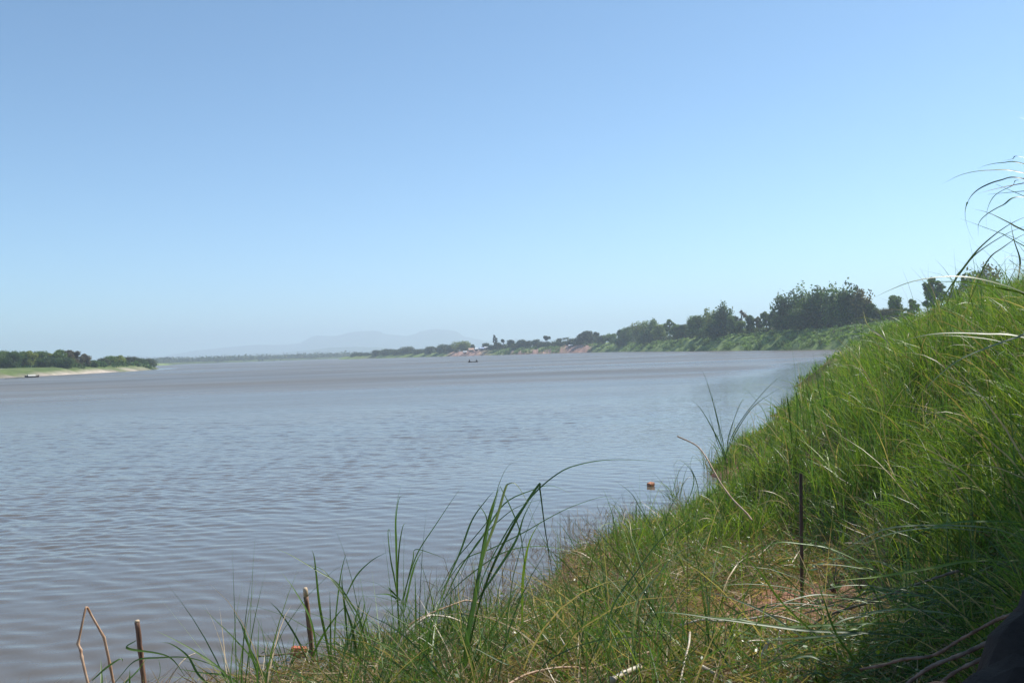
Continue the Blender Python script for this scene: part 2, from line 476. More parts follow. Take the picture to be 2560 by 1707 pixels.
ridge('wooded_hills', 2900, [(330, 908), (400, 901), (470, 897), (540, 893), (600, 892), (640, 888), (690, 887), (740, 886), (790, 887), (830, 886), (870, 888), (940, 889), (1030, 890)], 500, .35, 3, (.06, .085, .05))
ridge('blue_hills', 6200, [(300, 909), (360, 903), (450, 895), (544, 890), (600, 889), (640, 883), (700, 883), (762, 876), (800, 872), (830, 868), (885, 867), (953, 868), (994, 872), (1060, 874), (1130, 876), (1200, 876)], 1200, .4, 8, (.07, .09, .055))
ridge('mountains', 9600, [(120, 912), (240, 903), (330, 889), (400, 892), (490, 876), (560, 868), (640, 862), (700, 862), (750, 858), (781, 840), (800, 838), (841, 839), (870, 831), (885, 828), (920, 826), (947, 826), (958, 833), (1013, 840), (1035, 836), (1054, 827), (1089, 823), (1120, 825), (1143, 828), (1157, 840), (1211, 852), (1260, 850), (1290, 847), (1340, 850), (1400, 848), (1460, 856), (1540, 862)], 2600, .25, 14, (.08, .09, .06))

# ------------------------------------------------------------------ trees
def quads(c, nrm, size, rng, aspect=1.0):
    n = len(c)
    nrm = nrm / np.maximum(np.linalg.norm(nrm, axis=1, keepdims=True), 1e-6)
    a = rng.normal(size=(n, 3)); a -= (a * nrm).sum(1, keepdims=True) * nrm
    a /= np.maximum(np.linalg.norm(a, axis=1, keepdims=True), 1e-6)
    bq = np.cross(nrm, a)
    s = size[:, None]
    V = np.stack([c - a * s * aspect, c - bq * s * .6, c + a * s * aspect, c + bq * s * .6], 1).reshape(-1, 3)
    Q = np.arange(n * 4).reshape(-1, 4)
    return V, Q

def blob_leaves(centers, radii, n, size, rng, up=.25):
    """leaf clusters on and just inside lobes"""
    w = (radii[:, 0] * radii[:, 2]); w = w / w.sum()
    k = rng.choice(len(centers), n, p=w)
    d = rng.normal(size=(n, 3)); d /= np.linalg.norm(d, axis=1, keepdims=True)
    rr = 1 - .45 * rng.random(n) ** 1.6
    c = centers[k] + d * radii[k] * rr[:, None] + rng.normal(size=(n, 3)) * radii[k] * .2
    nr = d + rng.normal(size=(n, 3)) * .75 + np.array([0, 0, up])
    return quads(c, nr, size * (.6 + .8 * rng.random(n)), rng), k

def tube_np(pts, rad, seg=6):
    pts = np.array(pts, float); n = len(pts)
    T = np.gradient(pts, axis=0); T /= np.maximum(np.linalg.norm(T, axis=1, keepdims=True), 1e-9)
    ref = np.array([0, 0, 1.0]) if abs(T[0, 2]) < .9 else np.array([1.0, 0, 0])
    vs = []
    A = np.cross(T[0], ref); A /= np.linalg.norm(A)
    for i in range(n):
        A = A - T[i] * (A @ T[i]); A /= max(np.linalg.norm(A), 1e-9)
        B = np.cross(T[i], A)
        for j in range(seg):
            an = 2 * math.pi * j / seg
            vs.append(pts[i] + (A * math.cos(an) + B * math.sin(an)) * rad[i])
    q = []
    for i in range(n - 1):
        for j in range(seg):
            a = i * seg + j; bq = i * seg + (j + 1) % seg
            q.append((a, bq, bq + seg, a + seg))
    vs.append(pts[0]); vs.append(pts[-1])
    c0, c1 = len(vs) - 2, len(vs) - 1
    for j in range(seg):
        q.append((c0, (j + 1) % seg, j, c0)); q.append((c1, (n - 1) * seg + j, (n - 1) * seg + (j + 1) % seg, c1))
    return vs, q

def tubes_mesh(name, lst, smooth=True):
    V = []; Qs = []
    for pts, rad, seg in lst:
        v, q = tube_np(pts, rad, seg)
        o = len(V); V += [tuple(x) for x in v]
        Qs += [tuple(i + o for i in (f if f[0] != f[3] else f[:3])) for f in q]
    me = bpy.data.meshes.new(name); me.from_pydata(V, [], Qs)
    if smooth: me.polygons.foreach_set('use_smooth', [True] * len(me.polygons))
    return me

def tree(kind, name, x, y, H, W, label, cat='tree', group=None, n=3500, green=(.075, .105, .035), seed=0, z=None, lean=0.0, leafsize=None):
    rng = np.random.default_rng(seed + 17)
    zb = gz(x, y) if z is None else z
    root = empty(name, (x, y, zb))
    tag(root, label, cat, group)
    dist_ = math.hypot(x, y)
    ls = leafsize if (leafsize and dist_ < 50) else max(H * .033, dist_ * .00042)
    n = int(np.clip(8.5 * W * H / ls ** 2, 500, 9000 if dist_ > 50 else 16000))
    trunks = []
    if kind == 'bamboo':
        npl = max(9, int(10 + W / H * 9)); cs = []; rs = []
        for i in range(npl):
            a = rng.random() * 2 * math.pi; ro = W * .5 * math.sqrt(rng.random()) * .9
            hh = H * (.66 + .34 * rng.random()) * (1 - .30 * (ro / (W * .5)) ** 2)
            if i == 0: hh = H; ro = W * .1
            bx, by = ro * .35 * math.cos(a), ro * .35 * math.sin(a)
            steps = 8; path = []
            for k in range(steps + 1):
                t = k / steps
                path.append((bx + ro * .75 * t ** 1.6 * math.cos(a) + lean * t * W, by + ro * .75 * t ** 1.6 * math.sin(a), hh * .95 * t - .0 * t))
                if t > .12:
                    rad = H * (.085 + .045 * math.sin(t * 3.1)) * (.8 + .5 * rng.random())
                    cs.append(path[-1] + rng.normal(size=3) * H * .03); rs.append((rad, rad, rad * 1.25))
            # drooping tip
            px, py, pz = path[-1]
            cs.append((px + math.cos(a) * H * .08, py + math.sin(a) * H * .08, pz - H * .03)); rs.append((H * .05,) * 2 + (H * .04,))
            if i < 7: trunks.append((path, [H * .008 * (1 - .7 * k / steps) for k in range(steps + 1)], 5))
    elif kind == 'palm':
        cs = [(lean * W, 0, H * .9)]; rs = [(W * .4, W * .4, H * .08)]
        trunks.append(([(0, 0, -.3), (lean * W * .3, 0, H * .45), (lean * W, 0, H * .92)], [H * .02, H * .015, H * .012], 6))
    else:
        nl = {'round': 26, 'tall': 22, 'wispy': 30, 'ball': 8, 'bare': 12}[kind]
        lo = {'round': .22, 'tall': .2, 'wispy': .3, 'ball': .72, 'bare': .4}[kind]
        cs = []; rs = []
        trunks.append(([(0, 0, -.4), (rng.normal() * W * .03 + lean * W * .3, 0, H * .35), (rng.normal() * W * .05 + lean * W, 0, H * .8)], [H * .03, H * .022, H * .008], 7))
        for i in range(nl):
            t = lo + (1 - lo) * (i + .5) / nl
            env = math.sin(max(0.05, min(1, (t - lo) / (1 - lo) * .9 + .12)) * math.pi) ** .6
            if kind == 'round': env = math.sqrt(max(.05, 1 - ((t - .5) / .58) ** 2))
            a = rng.random() * 6.283; ro = W * .5 * env * (.15 + .75 * rng.random())
            rad = W * (.12 + .12 * rng.random()) * (.7 + .4 * env)
            if kind == 'wispy' or kind == 'bare': rad *= .55
            if kind == 'ball': rad *= 1.3
            c = np.array((ro * math.cos(a) + lean * W * t, ro * math.sin(a), min(H * t, H - rad * .75)))
            cs.append(c); rs.append((rad, rad, rad * .85))
            trunks.append(([(lean * W * .4, 0, H * (t * .55)), tuple(c * np.array([.55, .55, 1]) - np.array([0, 0, rad * .6])), tuple(c)], [H * .01, H * .006, H * .002], 4))
            if kind == 'bare':
                for q in range(7):
                    e = c + rng.normal(size=3) * rad * 1.6
                    trunks.append(([tuple(c), tuple((c + e) / 2 + rng.normal(size=3) * rad * .2), tuple(e)], [H * .004, H * .003, H * .001], 3))
    link('trunk', tubes_mesh('trunk', trunks), M_bark, root)
    cs = np.array(cs, float); rs = np.array(rs, float)
    if kind == 'bare': n = int(n * .25); ls *= .8
    if kind == 'wispy': n = int(n * .6)
    if kind == 'palm':
        n = 260; fr = []
        Vl = []; Ql = []
        for i in range(16):
            a = i * 2.4; e = .9 - 1.3 * (i / 16)
            pts = []
            for k in range(6):
                t = k / 5
                pts.append((lean * W + math.cos(a) * W * .5 * t, math.sin(a) * W * .5 * t, H * .92 + W * .45 * (t * e - .55 * t * t)))
            fr.append(pts)
        for pts in fr:
            for k in range(5):
                p = np.array(pts[k]); q = np.array(pts[k + 1]); sd = np.cross(q - p, (0, 0, 1)); sd /= np.linalg.norm(sd) + 1e-9
                w = W * .09; o = len(Vl)
                Vl += [p + sd * w, p - sd * w - np.array([0, 0, w * .4]), q - sd * w * .8 - np.array([0, 0, w * .4]), q + sd * w * .8]; Ql.append((o, o + 1, o + 2, o + 3))
        Vv, Qq = np.array(Vl), np.array(Ql); col = np.tile(np.array(green), (len(Vv), 1))
    else:
        (Vv, Qq), k = blob_leaves(cs, rs, n, ls, rng)
        g = np.array(green)
        lv = (.65 + .7 * rng.random(n))[:, None] * (.8 + .4 * rng.random(len(cs)))[k][:, None]
        yel = rng.random((n, 1)) ** 3
        col = g * lv * (1 + yel * np.array([.9, .55, .1]))
        col = np.repeat(col, 4, axis=0)
    link('crown', npmesh('crown', Vv, Qq, col), M_leaf, root)
    return root

# water distance along a column of the picture for the right bank, then inland
WD = [(850, 1150), (950, 1060), (1050, 1000), (1160, 900), (1280, 830), (1380, 785), (1480, 740), (1560, 670), (1680, 524), (1800, 442), (1900, 390), (2000, 351), (2165, 300), (2230, 290), (2300, 270), (2560, 240)]
def bank_spot(px, back):
    D = np.interp(px, [a[0] for a in WD], [a[1] for a in WD]) + back
    return (px - 1280) / FPX * D, D
def hor(px): return 877.5 - .034 * (px - 1280)

DG = (.055, .105, .030); MG = (.10, .165, .045); LG = (.17, .22, .06); OG = (.10, .10, .045); PU = (.15, .11, .10); BG = (.06, .085, .05)
# kind, name, px, back, top py, width px, colour, label
RT_TREES = [
 ('bamboo', 'bamboo_clump', 1972, 20, 727, 62, DG, 'dark bamboo clump at the left edge of the great thicket on the right bank'),
 ('bamboo', 'bamboo_clump', 2016, 22, 717, 56, MG, 'bamboo clump second from the left in the great thicket on the right bank'),
 ('bamboo', 'bamboo_clump', 2050, 24, 716, 50, DG, 'dark bamboo clump in the middle of the great thicket, just left of its centre gap'),
 ('bamboo', 'bamboo_clump', 2086, 26, 714, 52, MG, 'bamboo clump right of the centre of the great thicket, above the banana plants'),
 ('bamboo', 'bamboo_clump', 2127, 28, 703, 44, DG, 'tallest dark bamboo plume of the great thicket on the right bank'),
 ('bamboo', 'bamboo_clump', 2158, 30, 720, 46, OG, 'olive brown bamboo clump at the right end of the great thicket'),
 ('round', 'broadleaf_tree', 2182, 32, 762, 34, DG, 'low dark rounded tree at the right foot of the great thicket'),
 ('round', 'broadleaf_tree', 2000, 12, 775, 60, DG, 'low dark tree in front of the left part of the great thicket'),
 ('round', 'broadleaf_tree', 1950, 16, 790, 42, DG, 'low dark tree at the left foot of the great thicket'),
 ('tall', 'broadleaf_tree', 2238, 40, 741, 40, MG, 'small pointed tree standing alone right of the great thicket'),
 ('round', 'broadleaf_tree', 2215, 34, 775, 46, OG, 'brownish low tree between the great thicket and the lone pointed tree'),
 ('wispy', 'broadleaf_tree', 2282, 44, 750, 34, MG, 'thin pale tree in the gap between the lone pointed tree and the hill grass'),
 ('round', 'broadleaf_tree', 2265, 30, 785, 40, OG, 'low bushy tree below the thin pale tree at the hill grass'),
 ('wispy', 'broadleaf_tree', 2338, 40, 697, 62, DG, 'dark feathery tree rising behind the hill grass, under the long arching blade'),
 ('bamboo', 'bamboo_clump', 2400, 48, 712, 60, DG, 'low bamboo clump behind the hill grass between two taller trees'),
 ('bamboo', 'bamboo_clump', 2466, 40, 659, 92, OG, 'broad feathery clump farthest right, peeping over the grassy hill'),
 ('bamboo', 'bamboo_clump', 2440, 30, 690, 60, MG, 'shorter green clump leaning against the farthest right clump'),
 ('round', 'broadleaf_tree', 1748, 14, 792, 48, MG, 'left shoulder tree of the tall pointed grove in the middle right bank'),
 ('bamboo', 'bamboo_clump', 1774, 18, 775, 40, LG, 'light green bamboo clump on the left of the tall pointed grove'),
 ('bamboo', 'bamboo_clump', 1808, 16, 758, 46, DG, 'dark tallest bamboo clump of the tall pointed grove'),
 ('round', 'broadleaf_tree', 1786, 6, 812, 70, DG, 'wide dark tree at the foot of the tall pointed grove'),
 ('round', 'broadleaf_tree', 1834, 20, 790, 34, MG, 'rounded tree on the right flank of the tall pointed grove'),
 ('bare', 'bare_tree', 1855, 30, 777, 30, PU, 'leafless purplish tree standing right of the tall pointed grove'),
 ('round', 'broadleaf_tree', 1852, 14, 805, 30, MG, 'green tree just below the leafless purplish tree'),
 ('tall', 'broadleaf_tree', 1877, 18, 790, 24, DG, 'narrow dark tree right of the leafless purplish tree'),
 ('wispy', 'broadleaf_tree', 1897, 26, 793, 26, OG, 'brownish thin tree between the narrow dark tree and the twiggy tree'),
 ('wispy', 'broadleaf_tree', 1917, 24, 781, 34, MG, 'twiggy tree with spreading top left of the great thicket'),
 ('tall', 'broadleaf_tree', 1936, 26, 779, 26, DG, 'dark twiggy tree touching the left side of the great thicket'),
 ('round', 'broadleaf_tree', 1732, 20, 802, 34, OG, 'olive tree left of the tall pointed grove'),
 ('round', 'broadleaf_tree', 1712, 22, 813, 28, DG, 'small dark tree beside the olive tree left of the tall pointed grove'),
 ('round', 'broadleaf_tree', 1694, 16, 814, 30, MG, 'rounded tree below the wispy topped tree'),
 ('wispy', 'broadleaf_tree', 1675, 22, 800, 30, MG, 'wispy topped tree between the domed grove and the tall pointed grove'),
 ('round', 'broadleaf_tree', 1650, 16, 813, 34, LG, 'light tree on the right flank of the domed grove'),
 ('bamboo', 'bamboo_clump', 1632, 20, 797, 36, MG, 'tallest clump of the domed grove'),
 ('bamboo', 'bamboo_clump', 1604, 18, 804, 52, LG, 'wide light green clump on the left of the domed grove'),
 ('round', 'broadleaf_tree', 1620, 6, 832, 60, DG, 'wide dark tree at the foot of the domed grove'),
 ('round', 'broadleaf_tree', 1572, 16, 819, 32, MG, 'rounded tree left of the domed grove'),
 ('round', 'broadleaf_tree', 1552, 14, 826, 28, DG, 'dark rounded tree near the right end of the red earth slope'),
 ('round', 'broadleaf_tree', 1528, 14, 836, 30, MG, 'low tree above the water at the right of the red earth slope'),
 ('round', 'broadleaf_tree', 1560, 5, 848, 44, DG, 'low dark tree at the waterline below the domed grove'),
 ('round', 'broadleaf_tree', 1506, 12, 840, 28, BG, 'low bushy tree next to the right end of the red earth slope'),
 ('tall', 'broadleaf_tree', 1489, 24, 831, 18, BG, 'slim tree at the right end above the red earth slope'),
 ('round', 'broadleaf_tree', 1469, 26, 829, 30, BG, 'tallest rounded tree above the red earth slope'),
 ('tall', 'broadleaf_tree', 1452, 26, 836, 22, BG, 'pointed tree left of the tallest tree above the red earth slope'),
 ('round', 'broadleaf_tree', 1434, 26, 848, 26, BG, 'low tree above the middle of the red earth slope'),
 ('palm', 'palm_tree', 1418, 28, 844, 12, BG, 'right one of two slim palms above the red earth slope'),
 ('palm', 'palm_tree', 1410, 28, 845, 12, BG, 'left one of two slim palms above the red earth slope'),
 ('round', 'broadleaf_tree', 1398, 60, 847, 14, (.1, .12, .1), 'pale bluish tree farther back left of the two palms'),
 ('ball', 'broadleaf_tree', 1367, 28, 841, 13, BG, 'ball headed tree on a tall bare trunk above the village bank'),
 ('round', 'broadleaf_tree', 1360, 22, 856, 26, BG, 'low tree beneath the ball headed tall tree'),
 ('tall', 'broadleaf_tree', 1341, 24, 850, 24, BG, 'dark tree left of the ball headed tall tree'),
 ('tall', 'broadleaf_tree', 1323, 24, 853, 20, BG, 'third tree left of the ball headed tall tree'),
 ('tall', 'broadleaf_tree', 1304, 24, 851, 28, BG, 'broad upright tree midway between the village and the red earth slope'),
 ('tall', 'broadleaf_tree', 1276, 24, 851, 22, BG, 'triangular tree right of the small round topped tree'),
 ('ball', 'broadleaf_tree', 1261, 26, 849, 9, BG, 'small round topped tree next to the crooked tall tree'),
 ('wispy', 'broadleaf_tree', 1242, 26, 838, 12, BG, 'crooked tall thin tree rising over the village'),
 ('round', 'broadleaf_tree', 1251, 22, 857, 18, BG, 'dark tree at the foot of the crooked tall tree'),
 ('round', 'broadleaf_tree', 1230, 20, 864, 22, BG, 'low dark tree right of the long pale roof'),
 ('round', 'broadleaf_tree', 1290, 18, 860, 26, BG, 'low bushy tree right of the triangular tree'),
 ('round', 'broadleaf_tree', 1385, 24, 861, 22, BG, 'low bushy tree left of the red earth slope top'),
 ('round', 'broadleaf_tree', 1213, 40, 859, 20, BG, 'rounded tree behind the pale roofs of the village'),
 ('round', 'broadleaf_tree', 1181, 30, 862, 12, BG, 'small tree beside the orange roof'),
 ('round', 'broadleaf_tree', 1155, 34, 855, 38, LG, 'light green spreading tree left of the village'),
 ('round', 'broadleaf_tree', 1132, 30, 864, 34, BG, 'tree between the light spreading tree and the headland wood'),
 ('round', 'broadleaf_tree', 1105, 22, 863, 40, BG, 'big rounded tree at the left edge of the village bank'),
 ('round', 'broadleaf_tree', 1076, 22, 868, 34, BG, 'rounded tree in the headland wood left of the village bank'),
 ('round', 'broadleaf_tree', 1046, 18, 875, 30, BG, 'lower tree in the dip of the headland wood'),
 ('round', 'broadleaf_tree', 1020, 24, 869, 36, BG, 'highest rounded tree in the middle of the headland wood'),
 ('round', 'broadleaf_tree', 995, 22, 875, 32, BG, 'tree left of the highest one of the headland wood'),
 ('round', 'broadleaf_tree', 968, 22, 874, 32, BG, 'rounded tree in the left half of the headland wood'),
 ('round', 'broadleaf_tree', 940, 20, 877, 30, BG, 'leftmost tall tree of the headland wood'),
 ('round', 'broadleaf_tree', 912, 40, 884, 34, BG, 'low pale tree near the tip of the headland'),
 ('round', 'broadleaf_tree', 884, 24, 888, 26, BG, 'lowest tree at the very tip of the headland'),
]
for i, (kd, nm, px, back, top, wpx, col, lab) in enumerate(RT_TREES):
    if px > 1480: back = 18 + back * 1.1
    x, y = bank_spot(px, back)
    zb = gz(x, y)
    ztop = P(px, top, y).z
    H = max(2.0, ztop - zb + .3)
    n = int(np.clip(70000 / y * wpx / 9, 700, 6500))
    tree(kd, nm, x, y, H, wpx / FPX * y * 1.08, lab, 'bamboo' if nm.startswith('bam') else ('palm' if kd == 'palm' else 'tree'),
         'trees along the far right bank', green=col, seed=i, lean=(-.5 if 'crooked' in lab else 0))

LT = [  # px, distance, top py, width px
 ('round', 10, 340, 880, 40, MG, 'rounded tree at the left edge of the picture on the left bank'),
 ('round', 38, 335, 882, 34, DG, 'dark tree next to the leftmost one on the left bank'),
 ('tall', 58, 345, 881, 24, MG, 'upright tree above the moored boat, left one of two'),
 ('tall', 74, 342, 879, 20, LG, 'light tree above the moored boat, right one of two'),
 ('round', 94, 350, 881, 28, MG, 'broad tree right of the trees above the moored boat'),
 ('tall', 122, 352, 884, 14, LG, 'slim tree before the tall pair on the left bank'),
 ('round', 110, 345, 896, 26, DG, 'low dark tree before the slim tree on the left bank'),
 ('tall', 145, 350, 876, 26, MG, 'left one of the tall brown topped pair on the left bank'),
 ('tall', 171, 352, 877, 24, (.10, .09, .06), 'right one of the tall brown topped pair on the left bank'),
 ('tall', 191, 356, 880, 24, (.09, .09, .055), 'tree falling away right of the tall pair on the left bank'),
 ('round', 158, 345, 896, 34, DG, 'dark low tree beneath the tall pair on the left bank'),
 ('tall', 211, 362, 886, 17, (.10, .09, .06), 'last tall narrow tree before the treeline drops on the left bank'),
 ('round', 231, 368, 903, 20, DG, 'low dark bush tree in the dip of the left treeline'),
 ('round', 252, 390, 898, 26, BG, 'brownish low tree right of the dip in the left treeline'),
 ('tall', 277, 400, 892, 22, MG, 'first taller tree right of the dip in the left treeline'),
 ('tall', 297, 405, 891, 26, LG, 'pale green tree in the middle of the right half of the left treeline'),
 ('round', 323, 430, 894, 26, BG, 'tree with a brown top near the right end of the left treeline'),
 ('round', 342, 440, 897, 20, DG, 'dark tree near the right end of the left treeline'),
 ('round', 369, 470, 899, 30, BG, 'last rounded tree at the right end of the left treeline'),
 ('round', 398, 1640, 897, 30, (.09, .11, .08), 'hazy tree standing beyond the end of the left bank grass'),
 ('round', 428, 1650, 902, 34, (.09, .11, .08), 'low hazy tree beyond the left bank, second after the gap'),
 ('round', 458, 1660, 904, 34, (.09, .11, .08), 'farthest low hazy tree of the left bank near the open water'),
]
for i, (kd, px, D, top, wpx, col, lab) in enumerate(LT):
    D *= 1.07; wpx *= 1.35
    x = (px - 1280) / FPX * D
    zb = gz(x, D)
    H = max(1.6, P(px, top, D).z - zb + .2)
    tree(kd, 'broadleaf_tree', x, D, H, wpx / FPX * D * 1.15, lab, 'tree', 'trees along the left bank', n=1100 if D < 500 else 500, green=col, seed=200 + i, leafsize=H * .035)

# low wood that fills the treelines behind the separate trees
rng = np.random.default_rng(5)
def undergrowth(name, pts_c, pts_r, n, size, greens, label, cat):
    (Vv, Qq), k = blob_leaves(pts_c, pts_r, n, size, rng)
    g = greens[k] * (.7 + .6 * rng.random(n))[:, None]
    return tag(link(name, npmesh(name, Vv, Qq, np.repeat(g, 4, axis=0)), M_leaf), label, cat, kind='stuff')
cc = []; rr = []; gg = []
for i in range(900):      # shrubs behind the trees of the right bank
    px = rng.uniform(880, 2330); back = rng.uniform(16, 50) + (18 if px > 1480 else 0)
    x, y = bank_spot(px, back)
    w = rng.uniform(1.2, 2.8) * (1.0 if px > 1480 else 1.15)
    if 1120 < px < 1240: w *= .45
    if px > 1480: w *= .62
    if 1240 < px < 1500: back += 6
    cc.append((x, y, gz(x, y) + w * .5)); rr.append((w, w, w * .85)); gg.append(np.array(BG if px < 1500 else (.07, .095, .035)) * rng.uniform(.7, 1.4))
for i in range(260):      # left bank
    px = rng.uniform(-20, 385); D = rng.uniform(372, 420) + max(0, px - 200) * .5
    x = (px - 1280) / FPX * D; w = rng.uniform(.7, 1.5)
    cc.append((x, D, gz(x, D) + w * .5)); rr.append((w, w, w)); gg.append(np.array(DG) * rng.uniform(.8, 1.5))
undergrowth('undergrowth', np.array(cc), np.array(rr), 60000, np.full(60000, .42), np.array(gg), 'low scrub filling the ground between the trees of both banks', 'scrub')
cc = []; rr = []; gg = []
for i in range(3000):      # creepers and low bushes on the slope of the right bank
    px = rng.uniform(1470, 2330) if i % 6 else rng.uniform(1235, 1400)
    back = (34 if px > 1480 else 18) * rng.random() ** .8 + .3
    x, y = bank_spot(px, back)
    m = vnoise(x / 5, y / 5, 77)
    if m < .42 and back > 2.5: continue
    w = rng.uniform(.35, .95) * (1.2 if back < 4 else 1)
    if back < 4.5 and m > .4: w *= 1.5
    cc.append((x, y, max(gz(x, y), 0) + w * .3)); rr.append((w, w, w * .75)); gg.append(np.array((.18, .27, .08)) * rng.uniform(.6, 1.4))
undergrowth('bank_creepers', np.array(cc), np.array(rr), 65000, np.full(65000, .26), np.array(gg), 'creepers and low bushes covering the sloping right bank above the water', 'creepers')
cc = []; rr = []; gg = []
for i in range(2600):     # far wood between headland and hills
    D = rng.uniform(1500, 2200); px = rng.uniform(330, 900)
    x = (px - 1280) / FPX * D; w = rng.uniform(5, 9)
    if gz(x, D) < .6: continue
    cc.append((x, D, w * .6)); rr.append((w, w, w * .8)); gg.append(np.array((.07, .09, .055)) * rng.uniform(.8, 1.3))
undergrowth('far_wood', np.array(cc), np.array(rr), 16000, np.full(16000, 1.9), np.array(gg), 'hazy line of woodland along the far shore below the hills', 'woodland')

# banana plants in front of the great thicket
for i, (px, py, s_) in enumerate([(2062, 818, 1.0), (2080, 812, 1.1), (2098, 808, .9), (2116, 803, 1.3), (2134, 800, 1.2), (2152, 800, 1.0)]):
    x, y = bank_spot(px, 16)
    y -= 2
    rt = empty('banana_plant', (x, y, gz(x, y)))
    tag(rt, ['small banana plant at the left end of the row below the great thicket', 'second banana plant from the left below the great thicket', 'low banana plant third from the left below the great thicket',
             'largest banana plant of the row below the great thicket', 'banana plant just right of the largest one below the great thicket', 'banana plant at the right end of the row below the great thicket'][i], 'banana plant', 'banana plants below the thicket')
    link('stem', tubes_mesh('stem', [([(0, 0, -.2), (0, 0, 1.2 * s_)], [.16, .12], 7)]), M_cane, rt)
    Vl = []; Ql = []
    for k in range(9):
        a = k * 2.4 + i; L = 1.9 * s_
        prev = None
        for j in range(7):
            t = j / 6
            c = np.array([math.cos(a) * L * .8 * t, math.sin(a) * L * .8 * t, 1.1 * s_ + L * (.9 * t - .75 * t * t)])
            w = .28 * s_ * math.sin(max(.08, min(t * 1.02, .97)) * math.pi) ** .5
            sd_ = np.array([-math.sin(a), math.cos(a), 0]) * w
            Vl += [c - sd_, c + sd_]
            if j: o = len(Vl) - 4; Ql.append((o, o + 1, o + 3, o + 2))
    link('leaves', npmesh('leaves', np.array(Vl), np.array(Ql), np.tile((.16, .23, .09), (len(Vl), 1))), M_broad, rt)

# ------------------------------------------------------------------ houses of the village
def house(px, back, w, d, wallh, roofh, roofm, label, rot=0.2):
    x, y = bank_spot(px, back)
    rt = empty('hut', (x, y, gz(x, y) - .1)); rt.rotation_euler = (0, 0, rot)
    tag(rt, label, 'hut', 'huts of the village on the far bank')
    hw, hd = w / 2, d / 2
    def boxv(x0, x1, y0, y1, z0, z1):
        v = [(x0, y0, z0), (x1, y0, z0), (x1, y1, z0), (x0, y1, z0), (x0, y0, z1), (x1, y0, z1), (x1, y1, z1), (x0, y1, z1)]
        f = [(0, 3, 2, 1), (4, 5, 6, 7), (0, 1, 5, 4), (1, 2, 6, 5), (2, 3, 7, 6), (3, 0, 4, 7)]
        return v, f
    v, f = boxv(-hw, hw, -hd, hd, 0, wallh)
    n0 = len(v); v += [(-hw, 0, wallh + roofh * .9), (hw, 0, wallh + roofh * .9)]
    f += [(4, 8, 7), (5, 6, 9)]
    me = bpy.data.meshes.new('wall'); me.from_pydata(v, [], f); link('wall', me, M_wallm, rt)
    o = .35; t = .07; zr = wallh + roofh
    v = [(-hw - o, -hd - o, wallh - .1), (hw + o, -hd - o, wallh - .1), (hw + o, 0, zr), (-hw - o, 0, zr), (hw + o, hd + o, wallh - .1), (-hw - o, hd + o, wallh - .1)]
    v += [(a, b_, c + t) for a, b_, c in v]
    f = [(0, 1, 2, 3), (3, 2, 4, 5), (7, 6, 9, 8), (8, 9, 11, 10), (0, 6, 7, 1), (4, 10, 11, 5), (1, 7, 8, 2), (2, 8, 10, 4), (3, 9, 6, 0), (5, 11, 9, 3)]
    me = bpy.data.meshes.new('roof'); me.from_pydata(v, [], f); link('roof', me, roofm, rt)
    for nm_, xx, ww, z0, z1 in (('door', -hw * .3, .45, 0.02, wallh * .8), ('window', hw * .45, .4, wallh * .4, wallh * .75)):
        v, f = boxv(xx - ww, xx + ww, -hd - .05, -hd + .02, z0, z1)
        me = bpy.data.meshes.new(nm_); me.from_pydata(v, [], f); link(nm_, me, M_glassy, rt)
house(1161, 10, 3.2, 3.0, 1.2, .5, M_white, 'small white roofed hut lowest on the red slope, leftmost of the village')
house(1177, 14, 4.4, 4.0, 1.6, 1.6, M_orange, 'hut with a dull orange roof in the village')
house(1190, 16, 2.4, 3.0, 1.9, .7, M_white, 'small white roofed hut right of the orange roof')
house(1204, 18, 4.2, 4.0, 1.9, .9, M_blue, 'hut with a pale blue roof in the middle of the village')
house(1217, 20, 4.4, 4.0, 2.4, .8, M_white, 'hut with a long white roof at the right end of the village')
house(1426, 15, 3.4, 3.0, 1.0, .6, M_white, 'small white roofed shelter on top of the red earth slope')

# ------------------------------------------------------------------ boats and people
def hull_mesh(L, W, Hh, sheer, thick=.05):
    n = 18; V = []; Qs = []
    for i in range(n + 1):
        t = i / n; u = 2 * t - 1
        w = W / 2 * max(.03, (1 - abs(u) ** 2.6)); zt = Hh + sheer * abs(u) ** 3; zb = sheer * .7 * abs(u) ** 3.5
        x = u * L / 2
        V += [(x, -w, zt), (x, -w * .6, zb), (x, w * .6, zb), (x, w, zt), (x, max(w - thick, .005), zt), (x, w * .5, zb + thick), (x, -w * .5, zb + thick), (x, -max(w - thick, .005), zt)]
        if i:
            o = (i - 1) * 8
            for j in range(8):
                k = (j + 1) % 8
                Qs.append((o + j, o + k, o + 8 + k, o + 8 + j))
    e = n * 8
    Qs += [(0, 7, 6, 1), (1, 6, 5, 2), (2, 5, 4, 3), (e + 1, e + 6, e + 7, e), (e + 2, e + 5, e + 6, e + 1), (e + 3, e + 4, e + 5, e + 2)]
    me = bpy.data.meshes.new('hull'); me.from_pydata(V, [], Qs); return me

